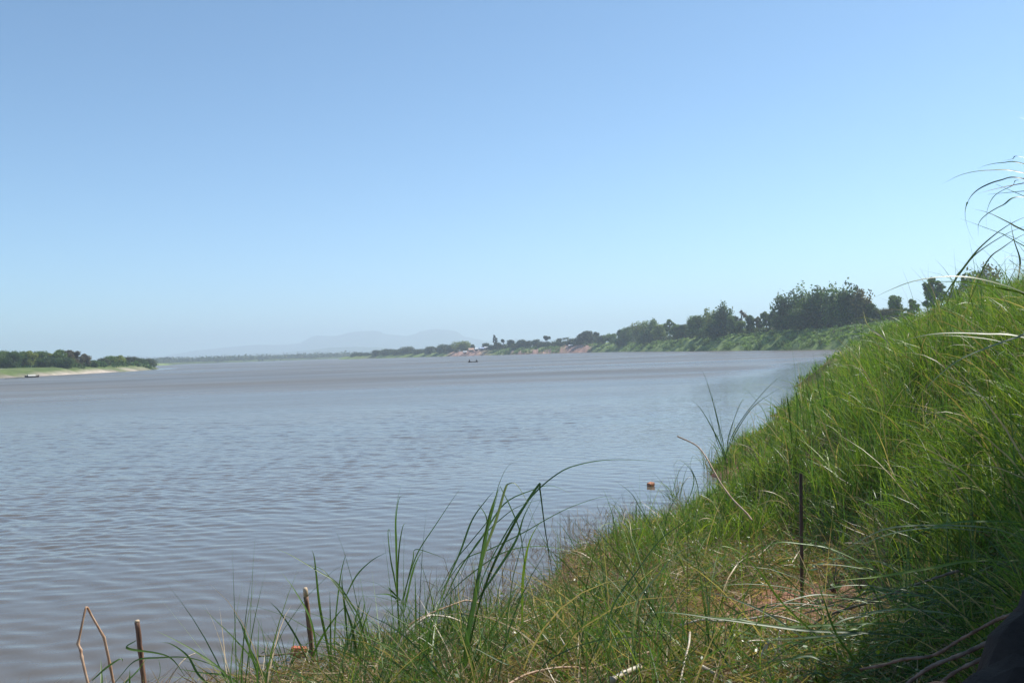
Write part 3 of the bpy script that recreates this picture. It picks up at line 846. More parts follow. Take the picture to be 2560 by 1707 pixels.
def person(x, y, z, rot, label, seed=0):
    """seated figure with a straw-dark hat, arms reaching to a paddle"""
    me = bpy.data.meshes.new('person')
    J = [(0, 0, .22), (0, 0, .48), (0, .0, .70), (0, .01, .78), (0, .03, .90), (0, .02, 1.0),
         (-.19, 0, .68), (-.27, .10, .45), (-.18, .32, .42), (.19, 0, .68), (.27, .10, .45), (.18, .32, .42),
         (-.1, .02, .18), (-.16, .42, .36), (-.15, .55, .02), (.1, .02, .18), (.16, .42, .36), (.15, .55, .02)]
    E = [(0, 1), (1, 2), (2, 3), (3, 4), (4, 5), (2, 6), (6, 7), (7, 8), (2, 9), (9, 10), (10, 11), (0, 12), (12, 13), (13, 14), (0, 15), (15, 16), (16, 17)]
    rad = [.17, .16, .14, .055, .095, .07, .07, .05, .035, .07, .05, .035, .10, .08, .05, .10, .08, .05]
    me.from_pydata(J, E, [])
    o = bpy.data.objects.new('person', me); C.objects.link(o); me.materials.append(M_cloth)
    md = o.modifiers.new('skin', 'SKIN'); md.use_smooth_shade = True
    for i, r_ in enumerate(rad): me.skin_vertices[0].data[i].radius = (r_, r_)
    me.skin_vertices[0].data[0].use_root = True
    sb = o.modifiers.new('sub', 'SUBSURF'); sb.levels = 1; sb.render_levels = 1
    o.location = (x, y, z); o.rotation_euler = (0, 0, rot); o.scale = (.8, .8, .8)
    tag(o, label, 'person', 'people in the slim boat')
    v = []; q = []
    for i in range(12):
        a = i * math.pi / 6
        v += [(.2 * math.cos(a), .02 + .2 * math.sin(a), .98)]
    v.append((0, .02, 1.13)); v.append((0, .02, .985))
    for i in range(12): q += [(i, (i + 1) % 12, 12), ((i + 1) % 12, i, 13)]
    hm = bpy.data.meshes.new('hat'); hm.from_pydata(v, [], q); link('hat', hm, M_cloth, o)
    return o

# slim boat in mid river
bp_ = P(1183, 905.2, 300)
bx, by = bp_.x, 300
ang = R(58)
bt = empty('boat', (bx, by, -.10)); bt.rotation_euler = (0, 0, ang)
tag(bt, 'slim dark wooden boat with two seated people, drifting in mid river', 'boat', 'boats on the river')
link('hull', hull_mesh(5.4, .8, .28, .16), M_boat, bt)
for nm_, xx in (('thwart', -1.2), ('thwart', 1.1)):
    v = [(xx - .1, -.36, .28), (xx + .1, -.36, .28), (xx + .1, .36, .28), (xx - .1, .36, .28), (xx - .1, -.36, .31), (xx + .1, -.36, .31), (xx + .1, .36, .31), (xx - .1, .36, .31)]
    me = bpy.data.meshes.new('thwart'); me.from_pydata(v, [], [(0, 3, 2, 1), (4, 5, 6, 7), (0, 1, 5, 4), (1, 2, 6, 5), (2, 3, 7, 6), (3, 0, 4, 7)]); link('thwart', me, M_boat, bt)
ca, sa = math.cos(ang), math.sin(ang)
person(bx - 2.05 * ca, by - 2.05 * sa, .08, ang - math.pi / 2, 'person in dark clothes and hat seated at the left end of the slim boat')
person(bx + 1.95 * ca, by + 1.95 * sa, .04, ang + math.pi / 2, 'person in dark clothes and hat seated at the right end of the slim boat')

# boat moored at the left bank
mp_ = P(80, 943.4, 292)
bt = empty('boat', (mp_.x, 292, -.12)); bt.rotation_euler = (0, 0, R(52))
tag(bt, 'dark moored boat with a pale low canopy at the left bank', 'boat', 'boats on the river')
link('hull', hull_mesh(4.3, 1.2, .5, .35), M_boat, bt)
V = []; Qs = []
for i in range(7):
    a = math.pi * i / 6
    for xx in (-1.3, .9): V.append((xx, -math.cos(a) * .5, .5 + math.sin(a) * .5))
for i in range(7):
    a = math.pi * i / 6
    for xx in (-1.3, .9): V.append((xx, -math.cos(a) * .46, .5 + math.sin(a) * .46))
for i in range(6):
    a = i * 2; Qs += [(a, a + 1, a + 3, a + 2), (14 + a, 16 + a, 17 + a, 15 + a), (a, a + 2, a + 16, a + 14), (a + 1, a + 15, a + 17, a + 3)]
me = bpy.data.meshes.new('canopy'); me.from_pydata(V, [], Qs); link('canopy', me, M_canopy, bt)
# pole lying in the water left of it
a_ = P(12, 947, 283); b2 = P(68, 944.6, 290)
me = tubes_mesh('mooring_pole', [([(a_.x, 283, .02), ((a_.x + b2.x) / 2, 286.5, .06), (b2.x, 290, .03)], [.09, .08, .06], 6)])
tag(link('mooring_pole', me, M_boat), 'long dark pole floating left of the moored boat', 'pole')
# white roofed boat under the village
p_ = P(1206, 887, 880)
bt = empty('boat', (p_.x, 872, -.15)); bt.rotation_euler = (0, 0, R(12))
tag(bt, 'small boat with a flat white roof close under the village bank', 'boat', 'boats on the river')
link('hull', hull_mesh(4.2, 1.4, .55, .3), M_boat, bt)
v = [(-1.5, -.7, 1.35), (1.5, -.7, 1.35), (1.5, .7, 1.35), (-1.5, .7, 1.35), (-1.5, -.7, 1.6), (1.5, -.7, 1.6), (1.5, .7, 1.6), (-1.5, .7, 1.6)]
me = bpy.data.meshes.new('roof'); me.from_pydata(v, [], [(0, 3, 2, 1), (4, 5, 6, 7), (0, 1, 5, 4), (1, 2, 6, 5), (2, 3, 7, 6), (3, 0, 4, 7)]); link('roof', me, M_white, bt)
for xx in (-1.35, 1.35):
    for yy in (-.55, .55):
        link('roof_post', tubes_mesh('roof_post', [([(xx, yy, .4), (xx, yy, 1.36)], [.04, .04], 5)]), M_white, bt)

# ------------------------------------------------------------------ blades
def blades(base, az, L, th0, bend, width, K=5, twist=None, rng=None):
    """N curved ribbons; returns V, Q"""
    n = len(base)
    t = np.linspace(0, 1, K)
    th = th0[:, None] + bend[:, None] * t[None, :] ** 1.3
    ds = L[:, None] / (K - 1)
    hx = np.sin(th); hz = np.cos(th)
    px = np.concatenate([np.zeros((n, 1)), np.cumsum((hx[:, :-1] + hx[:, 1:]) / 2 * ds, 1)], 1)
    pz = np.concatenate([np.zeros((n, 1)), np.cumsum((hz[:, :-1] + hz[:, 1:]) / 2 * ds, 1)], 1)
    ca, sa = np.cos(az)[:, None], np.sin(az)[:, None]
    Pc = np.stack([base[:, 0:1] + px * ca, base[:, 1:2] + px * sa, base[:, 2:3] + pz], -1)
    side = np.stack([-sa + 0 * px, ca + 0 * px, np.zeros_like(px)], -1)
    if twist is not None:   # turn the blade about its own axis
        T = np.stack([hx * ca, hx * sa, hz], -1); Bn = np.cross(side, T)
        tw = twist[:, None, None] * (1 + .6 * t[None, :, None])
        side = side * np.cos(tw) + Bn * np.sin(tw)
    wt = (np.minimum(1, .55 + t * 2.2) * np.clip((1 - t) * 1.9, 0.04, 1))[None, :, None] * width[:, None, None] * .5
    A = Pc - side * wt; B = Pc + side * wt
    V = np.stack([A, B], 2).reshape(-1, 3)
    o = (np.arange(n) * K * 2)[:, None] + (np.arange(K - 1) * 2)[None, :]
    Q = np.stack([o, o + 1, o + 3, o + 2], -1).reshape(-1, 4)
    return V, Q

def catmull(pts, m=8):
    pts = [np.array(p, float) for p in pts]
    if len(pts) < 3: return [pts[0] + (pts[-1] - pts[0]) * i / m for i in range(m + 1)]
    q = [2 * pts[0] - pts[1]] + pts + [2 * pts[-1] - pts[-2]]
    out = []
    for i in range(1, len(q) - 2):
        for k in range(m):
            t = k / m
            out.append(.5 * ((2 * q[i]) + (-q[i - 1] + q[i + 1]) * t + (2 * q[i - 1] - 5 * q[i] + 4 * q[i + 1] - q[i + 2]) * t * t + (-q[i - 1] + 3 * q[i] - 3 * q[i + 1] + q[i + 2]) * t ** 3))
    out.append(pts[-1]); return out

def ribbon(pts, w, fold=.35, taper_base=.5, phase=0.0, col=(.1, .16, .05)):
    """one long leaf blade with a folded midrib, base first"""
    p = np.array(catmull(pts)); n = len(p)
    T = np.gradient(p, axis=0); T /= np.linalg.norm(T, axis=1, keepdims=True) + 1e-9
    upv = np.array([math.sin(phase) * .8, -.6, .9])
    sd_ = np.cross(T, upv); sd_ /= np.linalg.norm(sd_, axis=1, keepdims=True) + 1e-9
    nr = np.cross(sd_, T)
    t = np.linspace(0, 1, n)
    ww = (w * .5 * np.minimum(1, taper_base + 2 * t) * np.clip((1 - t) * 1.7, .03, 1))[:, None]
    V = np.stack([p - sd_ * ww, p - nr * ww * fold, p + sd_ * ww], 1).reshape(-1, 3)
    Q = []
    for i in range(n - 1):
        a = i * 3; Q += [(a, a + 1, a + 4, a + 3), (a + 1, a + 2, a + 5, a + 4)]
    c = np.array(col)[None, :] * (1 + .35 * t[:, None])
    return V, np.array(Q), np.repeat(c, 3, axis=0)

def join(parts):
    V = []; Q = []; Cc = []; o = 0
    for v, q, c in parts:
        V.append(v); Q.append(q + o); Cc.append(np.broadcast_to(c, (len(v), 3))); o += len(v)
    return np.concatenate(V), np.concatenate(Q), np.concatenate(Cc)

G = np.array((.118, .205, .034)); GD = np.array((.06, .115, .03)); GY_ = np.array((.27, .33, .055)); TAN = np.array((.42, .32, .19)); BR = np.array((.2, .125, .075))
rng = np.random.default_rng(11)

def frustum(X, Y, m=.06):
    return (np.abs(X / np.maximum(Y, .1)) < (.5203 + m)) & (Y > 0)

def bcol(n, X, Y, tan=.08, yel=.3, base=G):
    pt = fbm(X / 1.6, Y / 1.6, 91)[:, None]
    c = base * (.6 + .8 * rng.random((n, 1))) * (.75 + .5 * pt)
    y = (rng.random((n, 1)) < yel) * rng.random((n, 1)); c = c * (1 - y) + GY_ * y
    dd = (rng.random((n, 1)) < .12); c = np.where(dd, GD * (.7 + .5 * rng.random((n, 1))), c)
    tt = (rng.random((n, 1)) < tan); c = np.where(tt, TAN * (.5 + .7 * rng.random((n, 1))), c)
    return c

def field(name, label, cat, n, ylo, yhi, dens, Lr, wr, th, bd, K, tan, yel, base=G, wscale=.0006):
    Y = np.exp(rng.uniform(math.log(ylo), math.log(yhi), n * 3))
    X = rng.uniform(-.56, .58, n * 3) * Y
    s = shore_s(X, Y)
    keep = (s > -.22)
    X, Y, s = X[keep], Y[keep], s[keep]
    d = dens(X, Y, s)
    k = rng.random(len(X)) < d
    X, Y, s = X[k][:n], Y[k][:n], s[k][:n]
    m = len(X)
    base_p = np.stack([X, Y, np.maximum(ground_h(X, Y), -.06) - .02], -1)
    Lm = sstep(.25, .75, fbm(X / .75, Y / .75, 95, 3))
    L = rng.uniform(*Lr, m) * (.5 + .95 * Lm) * (.55 + .45 * sstep(.2, 2.2, s))
    w = np.maximum(rng.uniform(*wr, m), wscale * Y * rng.uniform(.7, 1.3, m))
    az = rng.uniform(0, 2 * math.pi, m)
    V, Q = blades(base_p, az, L, rng.uniform(*th, m), rng.uniform(*bd, m) * (.6 + .8 * rng.random(m)), w, K, rng.uniform(-1.4, 1.4, m))
    c = np.repeat(bcol(m, X, Y, tan, yel, base), K * 2, axis=0)
    # blade colour lighter towards the tip
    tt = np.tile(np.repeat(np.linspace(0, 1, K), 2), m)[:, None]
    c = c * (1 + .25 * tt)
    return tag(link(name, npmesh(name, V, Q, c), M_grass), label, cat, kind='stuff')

def hillness(X, Y, s):
    a = sstep(-.2, .9, X - np.interp(Y, XR_Y, XR_X))
    b_ = sstep(-.25, .1, s)
    return np.where(Y > 15.5, b_, np.maximum(a, np.where(Y > 12.0, sstep(.3, 1.2, s) * sstep(11.5, 14, Y), 0)))
def mound_clear(X, Y):
    return ~((Y < 5.0) & ((X - 1.24) * .766 - (Y - 3.0) * .643 > -.35) & (X < 3.6))
def vis_cap(X, Y, s):   # only the side of the bank that can show
    return (X < np.interp(Y, [0, 20, 40, 130], [6.5, 15, 26, 75]))

def d_hill(X, Y, s):
    return hillness(X, Y, s) * vis_cap(X, Y, s) * mound_clear(X, Y) * (.12 + .88 * sstep(.32, .62, fbm(X / .55, Y / .55, 61, 3))) * (.7 + .3 * sstep(.2, 2.0, s)) * np.where(s < 1.0, 1.6, 1) * (s < 14 + Y * .15)
field('hill_grass', 'bright green tall grass covering the steep bank that rises on the right', 'grass', 210000, 4.0, 150, d_hill, (.25, .68), (.006, .013), (-.2, .6), (.1, 1.7), 6, .07, .5)
def d_hill2(X, Y, s):
    return hillness(X, Y, s) * vis_cap(X, Y, s) * mound_clear(X, Y) * .5
field('arching_grass', 'longer arching blades standing out over the bright bank grass', 'grass', 7000, 5, 60, d_hill2, (.7, 1.3), (.007, .014), (.0, .5), (.8, 2.3), 9, .25, .3, wscale=.0006)
def d_edge(X, Y, s):
    return hillness(X, Y, s) * vis_cap(X, Y, s) * mound_clear(X, Y) * (.1 + .9 * sstep(.5, .68, fbm(X / .9 + 5, Y / 1.4, 62, 3))) * (.35 + .65 * (s < 2.2))
field('upright_grass', 'tall upright dark green spikes standing in clumps above the bank grass and along the waterline', 'grass', 9000, 6, 90, d_edge, (.65, 1.25), (.008, .015), (-.25, .3), (.0, .8), 7, .06, .25, base=GD * 1.5, wscale=.0007)
def bare(X, Y):
    """patches of open red soil on the shelf"""
    b_ = np.exp(-(((X - 2.3) / .75) ** 2 + ((Y - 8.6) / .8) ** 2)) + np.exp(-(((X - 3.0) / .6) ** 2 + ((Y - 8.8) / .8) ** 2)) + .8 * np.exp(-(((X - 1.4) / .5) ** 2 + ((Y - 7.9) / .5) ** 2))
    return np.clip(b_ * 1.2, 0, .96)
def d_shelf(X, Y, s):
    return (1 - hillness(X, Y, s)) * (1 - bare(X, Y)) * sstep(-.15, .2, s) * (Y < 22) * mound_clear(X, Y) * np.maximum(.25 + .75 * sstep(.35, .6, fbm(X / .5, Y / .5, 63)), .9 * (Y > 10))
field('shelf_grass', 'short mixed green and dry grass on the flat shelf at the water', 'grass', 62000, 5.2, 20, d_shelf, (.08, .34), (.004, .009), (.0, .9), (.1, 1.6), 4, .14, .25, base=G * .95)
def d_long(X, Y, s):
    return (1 - hillness(X, Y, s) * .8) * (1 - bare(X, Y) * .8) * sstep(-.1, .4, s) * (Y < 19) * (.15 + .85 * sstep(.45, .62, fbm(X / .6 + 3, Y / .6, 67))) * (X < 3.2) * mound_clear(X, Y) * (.35 + .65 * (X < 1.2) * (s < 3.5)) * (X / Y > -.30) * (.3 + .7 * (X / Y > -.19))
field('bank_grass', 'longer loose dark green grass along the near edge of the water', 'grass', 11000, 5.4, 18, d_long, (.4, 1.15), (.005, .011), (-.1, .75), (.1, 1.7), 8, .15, .2, base=GD * 1.25, wscale=.0006)
def d_straw(X, Y, s):
    return (1 - hillness(X, Y, s) * .55) * (1 - bare(X, Y) * .8) * (s > .02) * (Y < 20) * mound_clear(X, Y) * (.3 + .7 * sstep(.4, .6, fbm(X / .7 + 9, Y / .7, 69)))
def straw_field():
    n = 24000
    Y = np.exp(rng.uniform(math.log(5.0), math.log(20), n * 3)); X = rng.uniform(-.56, .56, n * 3) * Y
    s = sd_river(X, Y); k = (s > 0) & (rng.random(len(X)) < d_straw(X, Y, s)); X, Y, s = X[k][:n], Y[k][:n], s[k][:n]; m = len(X)
    b_ = np.stack([X, Y, ground_h(X, Y, s) + rng.uniform(.0, .2, m)], -1)
    V, Q = blades(b_, rng.uniform(0, 6.28, m), rng.uniform(.08, .45, m), rng.uniform(1.0, 1.65, m), rng.uniform(-.5, .5, m), rng.uniform(.004, .011, m), 4, rng.uniform(-1.4, 1.4, m))
    c = TAN * (.45 + .9 * rng.random((m, 1))); br = rng.random((m, 1)) < .4; c = np.where(br, BR * (.6 + .9 * rng.random((m, 1))), c)
    tag(link('dry_straw', npmesh('dry_straw', V, Q, np.repeat(c, 8, axis=0)), M_grass), 'tan and brown dead stalks lying over the soil of the shelf', 'straw', kind='stuff')
straw_field()
# small round leaves creeping over the shelf
def creeping():
    n = 60000
    Y = np.exp(rng.uniform(math.log(5.0), math.log(24), n * 3)); X = rng.uniform(-.3, .56, n * 3) * Y
    s = sd_river(X, Y)
    d = (s > .4) * (.1 + .9 * sstep(.42, .6, fbm(X / .9 + 4, Y / .9, 71))) * (1 - bare(X, Y)) * mound_clear(X, Y) * (1 - .25 * hillness(X, Y, s))
    k = rng.random(len(X)) < d; X, Y, s = X[k][:n], Y[k][:n], s[k][:n]; m = len(X)
    c = np.stack([X, Y, ground_h(X, Y, s) + rng.uniform(.01, .38, m) * rng.random(m)], -1)
    nr = rng.normal(size=(m, 3)) * .6 + np.array([0, 0, 1.0])
    V, Q = quads(c, nr, rng.uniform(.008, .022, m), rng, 1.1)
    cl = np.array((.10, .17, .035)) * (.6 + .9 * rng.random((m, 1)))
    tag(link('creeping_weeds', npmesh('creeping_weeds', V, Q, np.repeat(cl, 4, axis=0)), M_broad), 'small leaved green weeds creeping over the soil', 'weeds', kind='stuff')
creeping()
# dead twigs standing in the shallows
def twigs():
    n = 1900
    Y = rng.uniform(9, 19, n * 6); X = rng.uniform(-.32, .22, n * 6) * Y; s = sd_river(X, Y)
    k = (s > -1.3) & (s < .8) & (fbm(X / .8, Y / .8, 73) > .47) & (X > -1.8); X, Y, s = X[k][:n], Y[k][:n], s[k][:n]; m = len(X)
    b_ = np.stack([X, Y, np.maximum(ground_h(X, Y, s), -.06)], -1)
    V, Q = blades(b_, rng.uniform(0, 6.28, m), rng.uniform(.1, .45, m), rng.uniform(.1, 1.3, m), rng.uniform(-.7, .7, m), rng.uniform(.004, .009, m), 4, rng.uniform(-1.4, 1.4, m))
    c = np.array((.16, .11, .085)) * (.5 + 1.2 * rng.random((m, 1)))
    tag(link('drowned_twigs', npmesh('drowned_twigs', V, Q, np.repeat(c, 8, axis=0)), M_grass), 'grey brown dead twigs sticking out of the shallow water at the grass edge', 'twigs', kind='stuff')
twigs()

# ------------------------------------------------------------------ stakes, canes, roots (traced one by one, each at its own distance)
def stick(name, pix, Y0, Y1, w, mat, label, cat, nodes=False, seg=9, group=None, wob=0.0, ground_end=True, m=7):
    n = len(pix); pts = [P(a, b_, Y0 + (Y1 - Y0) * i / max(1, n - 1)) for i, (a, b_) in enumerate(pix)]
    q = catmull(pts, m); r_ = random.Random(len(label))
    rad = []
    for i in range(len(q)):
        k = w * (1 - .25 * i / len(q)) * (1 + (r_.random() - .5) * wob)
        if nodes and i % m == 0: k *= 1.35
        rad.append(k)
    o = link(name, tubes_mesh(name, [(q, rad, seg)]), mat)
    if label: tag(o, label, cat, group)
    return o
# two bamboo stakes and a lath
def stake(px0, py0, px1, py1, Y, w, label, mat, ce, top=True, group='stakes driven in at the water edge'):
    a = P(px0, py0, Y); b_ = P(px1, py1, Y - .05)
    rt = empty('stake', a); tag(rt, label, 'stake', group)
    d = b_ - a; n = 14
    pts = [d * (i / n) + Vector((math.sin(i * 1.7) * .0015, 0, 0)) for i in range(n + 1)]
    rd = [w * (1.1 if i % 6 == 3 else 1.0) * (1 + .04 * math.sin(i * 2.3)) for i in range(n + 1)]
    link('shaft', tubes_mesh('shaft', [(pts, rd, 12)]), mat, rt)
    if top:
        e = d.normalized()
        link('cut_end', tubes_mesh('cut_end', [([d - e * .001, d + e * ce * .7, d + e * ce], [w * .96, w * .95, w * .8], 10)]), M_cut, rt)
    return rt
stake(366, 1760, 343, 1554, 8.1, .0205, 'thin weathered stake with a ragged top beside the bent reed', M_stake, .015)
bsp = on_ground(788, 1700)
stake(790, 1720, 765, 1490, 9.0, .0225, 'thick brown stake with a pale cut top standing in the grass', M_stake, .08)
lp = on_ground(2004, 1530)
rt = empty('stake', lp); tag(rt, 'straight dark brown lath standing upright in the red soil', 'stake', 'stakes driven in at the water edge')
tp = P(2002, 1187, lp.y) - lp
w = .013
v = []
for z_, ox in ((-.15, 0), (tp.z - .01, tp.x), (tp.z + .012, tp.x)):
    for dx, dy in ((-w, -.009), (w, -.009), (w, .009), (-w, .009)): v.append((dx + ox, dy, z_ + (.01 if dx < 0 and z_ > tp.z else 0)))
f = [(0, 1, 5, 4), (1, 2, 6, 5), (2, 3, 7, 6), (3, 0, 4, 7), (4, 5, 9, 8), (5, 6, 10, 9), (6, 7, 11, 10), (7, 4, 8, 11), (8, 9, 10, 11)]
me = bpy.data.meshes.new('shaft'); me.from_pydata(v, [], f); link('shaft', me, M_lath, rt)

# bent reed in the lower left corner
pts = [(226, 1760), (220, 1707), (210, 1666), (204, 1640), (202, 1624), (195, 1609), (204, 1565), (211, 1532), (215, 1517), (219, 1518), (228, 1536), (260, 1592), (268, 1628), (275, 1662), (284, 1707), (292, 1760)]
q = [P(a, b_, 8.2 + .02 * i) for i, (a, b_) in enumerate(pts)]
lst = []
qq = []
for i in range(len(q) - 1):
    for k in range(3): qq.append(q[i].lerp(q[i + 1], k / 3))
qq.append(q[-1])
rad = [.0115 * (1.35 if i in (9, 12, 15, 33, 39) else 1) * (.85 if 15 < i < 34 else 1) for i in range(len(qq))]
tag(link('bent_reed', tubes_mesh('bent_reed', [(qq, rad, 9)]), M_cane), 'dry brown reed snapped into a tall upside down V over the water', 'reed')

stick('dry_stem', [(1880, 1300), (1867, 1283), (1832, 1248), (1803, 1209), (1781, 1171), (1762, 1138), (1739, 1112), (1693, 1090)], 11.0, 12.0, .010, M_cane, 'bare brown stem leaning left out of the hill grass over the water', 'stem', wob=.3)
stick('dead_cane', [(965, 1740), (977, 1685), (991, 1623), (1017, 1581), (1053, 1549), (1078, 1538), (1124, 1543), (1163, 1559), (1198, 1581), (1230, 1600)], 8.2, 8.8, .011, M_pale, 'pale cane arching over beside the tallest green tuft, lower of two', 'cane', True, group='dead canes lying in the near grass', wob=.3)
stick('dead_cane', [(1000, 1600), (1024, 1562), (1060, 1540), (1100, 1523), (1140, 1508), (1166, 1500), (1200, 1507)], 8.9, 9.3, .009, M_cane, 'thin brown cane arching behind the tallest green tuft, upper of two', 'cane', True, group='dead canes lying in the near grass', wob=.3)
stick('dead_cane', [(1030, 1700), (1046, 1685), (1075, 1664), (1104, 1646), (1135, 1634), (1166, 1627), (1210, 1624)], 8.0, 8.5, .014, M_pale, 'jointed pale bamboo cane lying slanted at the foot of the tallest tuft', 'cane', True, group='dead canes lying in the near grass', wob=.2)
stick('dead_cane', [(1000, 1660), (1010, 1636), (1030, 1610), (1060, 1585), (1090, 1560)], 8.7, 9.0, .012, M_pale, 'short thick pale cane leaning left of the tallest tuft', 'cane', True, group='dead canes lying in the near grass')
stick('dead_cane', [(1240, 1730), (1275, 1707), (1322, 1683), (1387, 1669), (1438, 1667), (1467, 1671), (1506, 1663), (1574, 1642), (1625, 1628)], 6.2, 7.0, .0085, M_cane, 'long reddish brown stalk lying across the bottom middle of the grass', 'cane', group='dead canes lying in the near grass', wob=.2)
stick('dead_cane', [(1467, 1671), (1469, 1700), (1470, 1740)], 6.55, 6.4, .006, M_cane, 'short upright stub under the long reddish brown stalk', 'cane', group='dead canes lying in the near grass')
stick('dead_cane', [(1400, 1592), (1420, 1625), (1442, 1670)], 7.4, 7.0, .0055, M_pale, 'straight pale straw above the middle of the long reddish stalk', 'cane', group='dead canes lying in the near grass')
stick('dead_cane', [(1700, 1562), (1760, 1548), (1800, 1552), (1880, 1545), (1930, 1538), (1990, 1553), (2050, 1580)], 7.3, 7.1, .009, M_pale, 'pale flattened cane lying left of the foot of the upright lath', 'cane', group='dead canes lying in the near grass', wob=.3)
stick('dead_cane', [(1725, 1580), (1722, 1610), (1712, 1650), (1700, 1707), (1695, 1740)], 6.6, 6.0, .0075, M_pale, 'pale straw hanging down at the bottom right of the long flattened cane', 'cane', group='dead canes lying in the near grass')
stick('dead_cane', [(1754, 1665), (1775, 1675), (1800, 1690)], 6.2, 6.1, .013, M_pale, 'short thick broken cane piece near the bottom edge', 'cane', group='dead canes lying in the near grass')
stick('dead_cane', [(1530, 1700), (1560, 1682), (1600, 1665)], 6.1, 6.3, .020, M_pale, 'fat ringed cane stump near the bottom edge under the long stalk', 'cane', True, group='dead canes lying in the near grass')
stick('pale_twig', [(418, 1740), (424, 1700), (445, 1665), (458, 1650), (470, 1640), (488, 1632)], 8.3, 8.5, .006, M_pale, 'pale crooked twig right of the ragged stake at the bottom left', 'twig', wob=.3)
stick('dark_twig', [(640, 1640), (700, 1635), (755, 1629)], 9.2, 9.4, .009, M_root, 'dark twig lying on the water left of the cut topped stake', 'twig', wob=.5)
# white skeleton of a dead plant
def dead_plant():
    Y = 6.35
    bs = P(1935, 1740, 6.1)
    arcs = [[(1950, 1575), (1946, 1600), (1947, 1640), (1949, 1690)], [(1924, 1598), (1908, 1625), (1898, 1655), (1887, 1690), (1892, 1707)],
            [(1924, 1600), (1911, 1640), (1912, 1670), (1920, 1705)], [(1947, 1590), (1960, 1625), (1975, 1650), (1978, 1668), (1982, 1690)],
            [(1947, 1600), (1955, 1640), (1970, 1660), (1984, 1670)], [(1946, 1610), (1953, 1650), (1965, 1680), (1970, 1700)],
            [(1925, 1600), (1932, 1615), (1938, 1622)], [(1984, 1670), (1972, 1690), (1950, 1700), (1935, 1707)], [(1982, 1690), (2000, 1705), (2010, 1730)],
            [(1870, 1603), (1895, 1600), (1922, 1604)], [(1945, 1615), (1935, 1650), (1940, 1690), (1930, 1720)]]
    lst = []
    for i, a in enumerate(arcs):
        q = catmull([P(x_, y_, Y + .03 * math.sin(i * 2 + k)) for k, (x_, y_) in enumerate(a)], 6)
        lst.append((q, [.0065 * (1 - .5 * j / len(q)) for j in range(len(q))], 6))
    tag(link('dead_plant', tubes_mesh('dead_plant', lst), M_pale), 'bleached white skeleton of drooping stems at the bottom edge', 'dead plant')
dead_plant()
# exposed roots by the eroded bank
for i, (pix, Y0, Y1, w, lab) in enumerate([
    ([(2530, 1535), (2493, 1548), (2440, 1576), (2400, 1598), (2333, 1637), (2258, 1647), (2209, 1661), (2150, 1672)], 4.15, 4.7, .008, 'upper dark root running down along the eroded bank at the bottom right'),
    ([(2560, 1560), (2525, 1576), (2460, 1610), (2400, 1637), (2340, 1660), (2301, 1683), (2260, 1715)], 3.85, 4.0, .010, 'lower thick dark root along the edge of the eroded bank'),
    ([(2404, 1423), (2315, 1452), (2244, 1477), (2159, 1509), (2105, 1525), (2063, 1541), (2035, 1560), (2024, 1585)], 6.2, 7.0, .009, 'long brown root lying across the soil right of the upright lath'),
    ([(2130, 1522), (2090, 1512), (2050, 1522), (2012, 1532)], 7.0, 7.2, .008, 'short brown root at the foot of the upright lath'),
    ([(2470, 1640), (2400, 1672), (2360, 1700), (2330, 1730)], 3.6, 3.7, .008, 'thin root below the lower thick root at the bottom right corner')]):
    o = stick('root', pix, Y0, Y1, w, M_root, lab, 'root', group='roots exposed by the eroded bank', wob=.45)

# ------------------------------------------------------------------ traced tufts of tall grass
def tuft(name, label, cat, curves, Y, w, col, spread=.25, group=None, seed=0, depthdir=1):
    r_ = random.Random(seed); parts = []
    for i, cv in enumerate(curves):
        wd = w; pts = cv; yy = Y; c = col
        if isinstance(cv, dict): pts = cv['p']; wd = cv.get('w', w); yy = cv.get('Y', Y); c = cv.get('c', col)
        dd = (r_.random() - .5) * 2 * spread
        n = len(pts)
        q = [P(a, b_, yy + dd * (k / max(1, n - 1))) for k, (a, b_) in enumerate(pts)]
        cc_ = np.array(c) * r_.uniform(.75, 1.25)
        parts.append(ribbon(q, wd * (1.55 if name == 'grass_tuft' else 1.1) * r_.uniform(.85, 1.15), phase=r_.uniform(-1, 1), col=cc_))
    V, Q, Cc = join(parts)
    return tag(link(name, npmesh(name, V, Q, Cc), M_grass), label, cat, group)
TG = 'single tall grass tufts'
DGc = (.05, .10, .028); MGc = (.08, .15, .03); YGc = (.16, .24, .04); PGc = (.22, .27, .16)
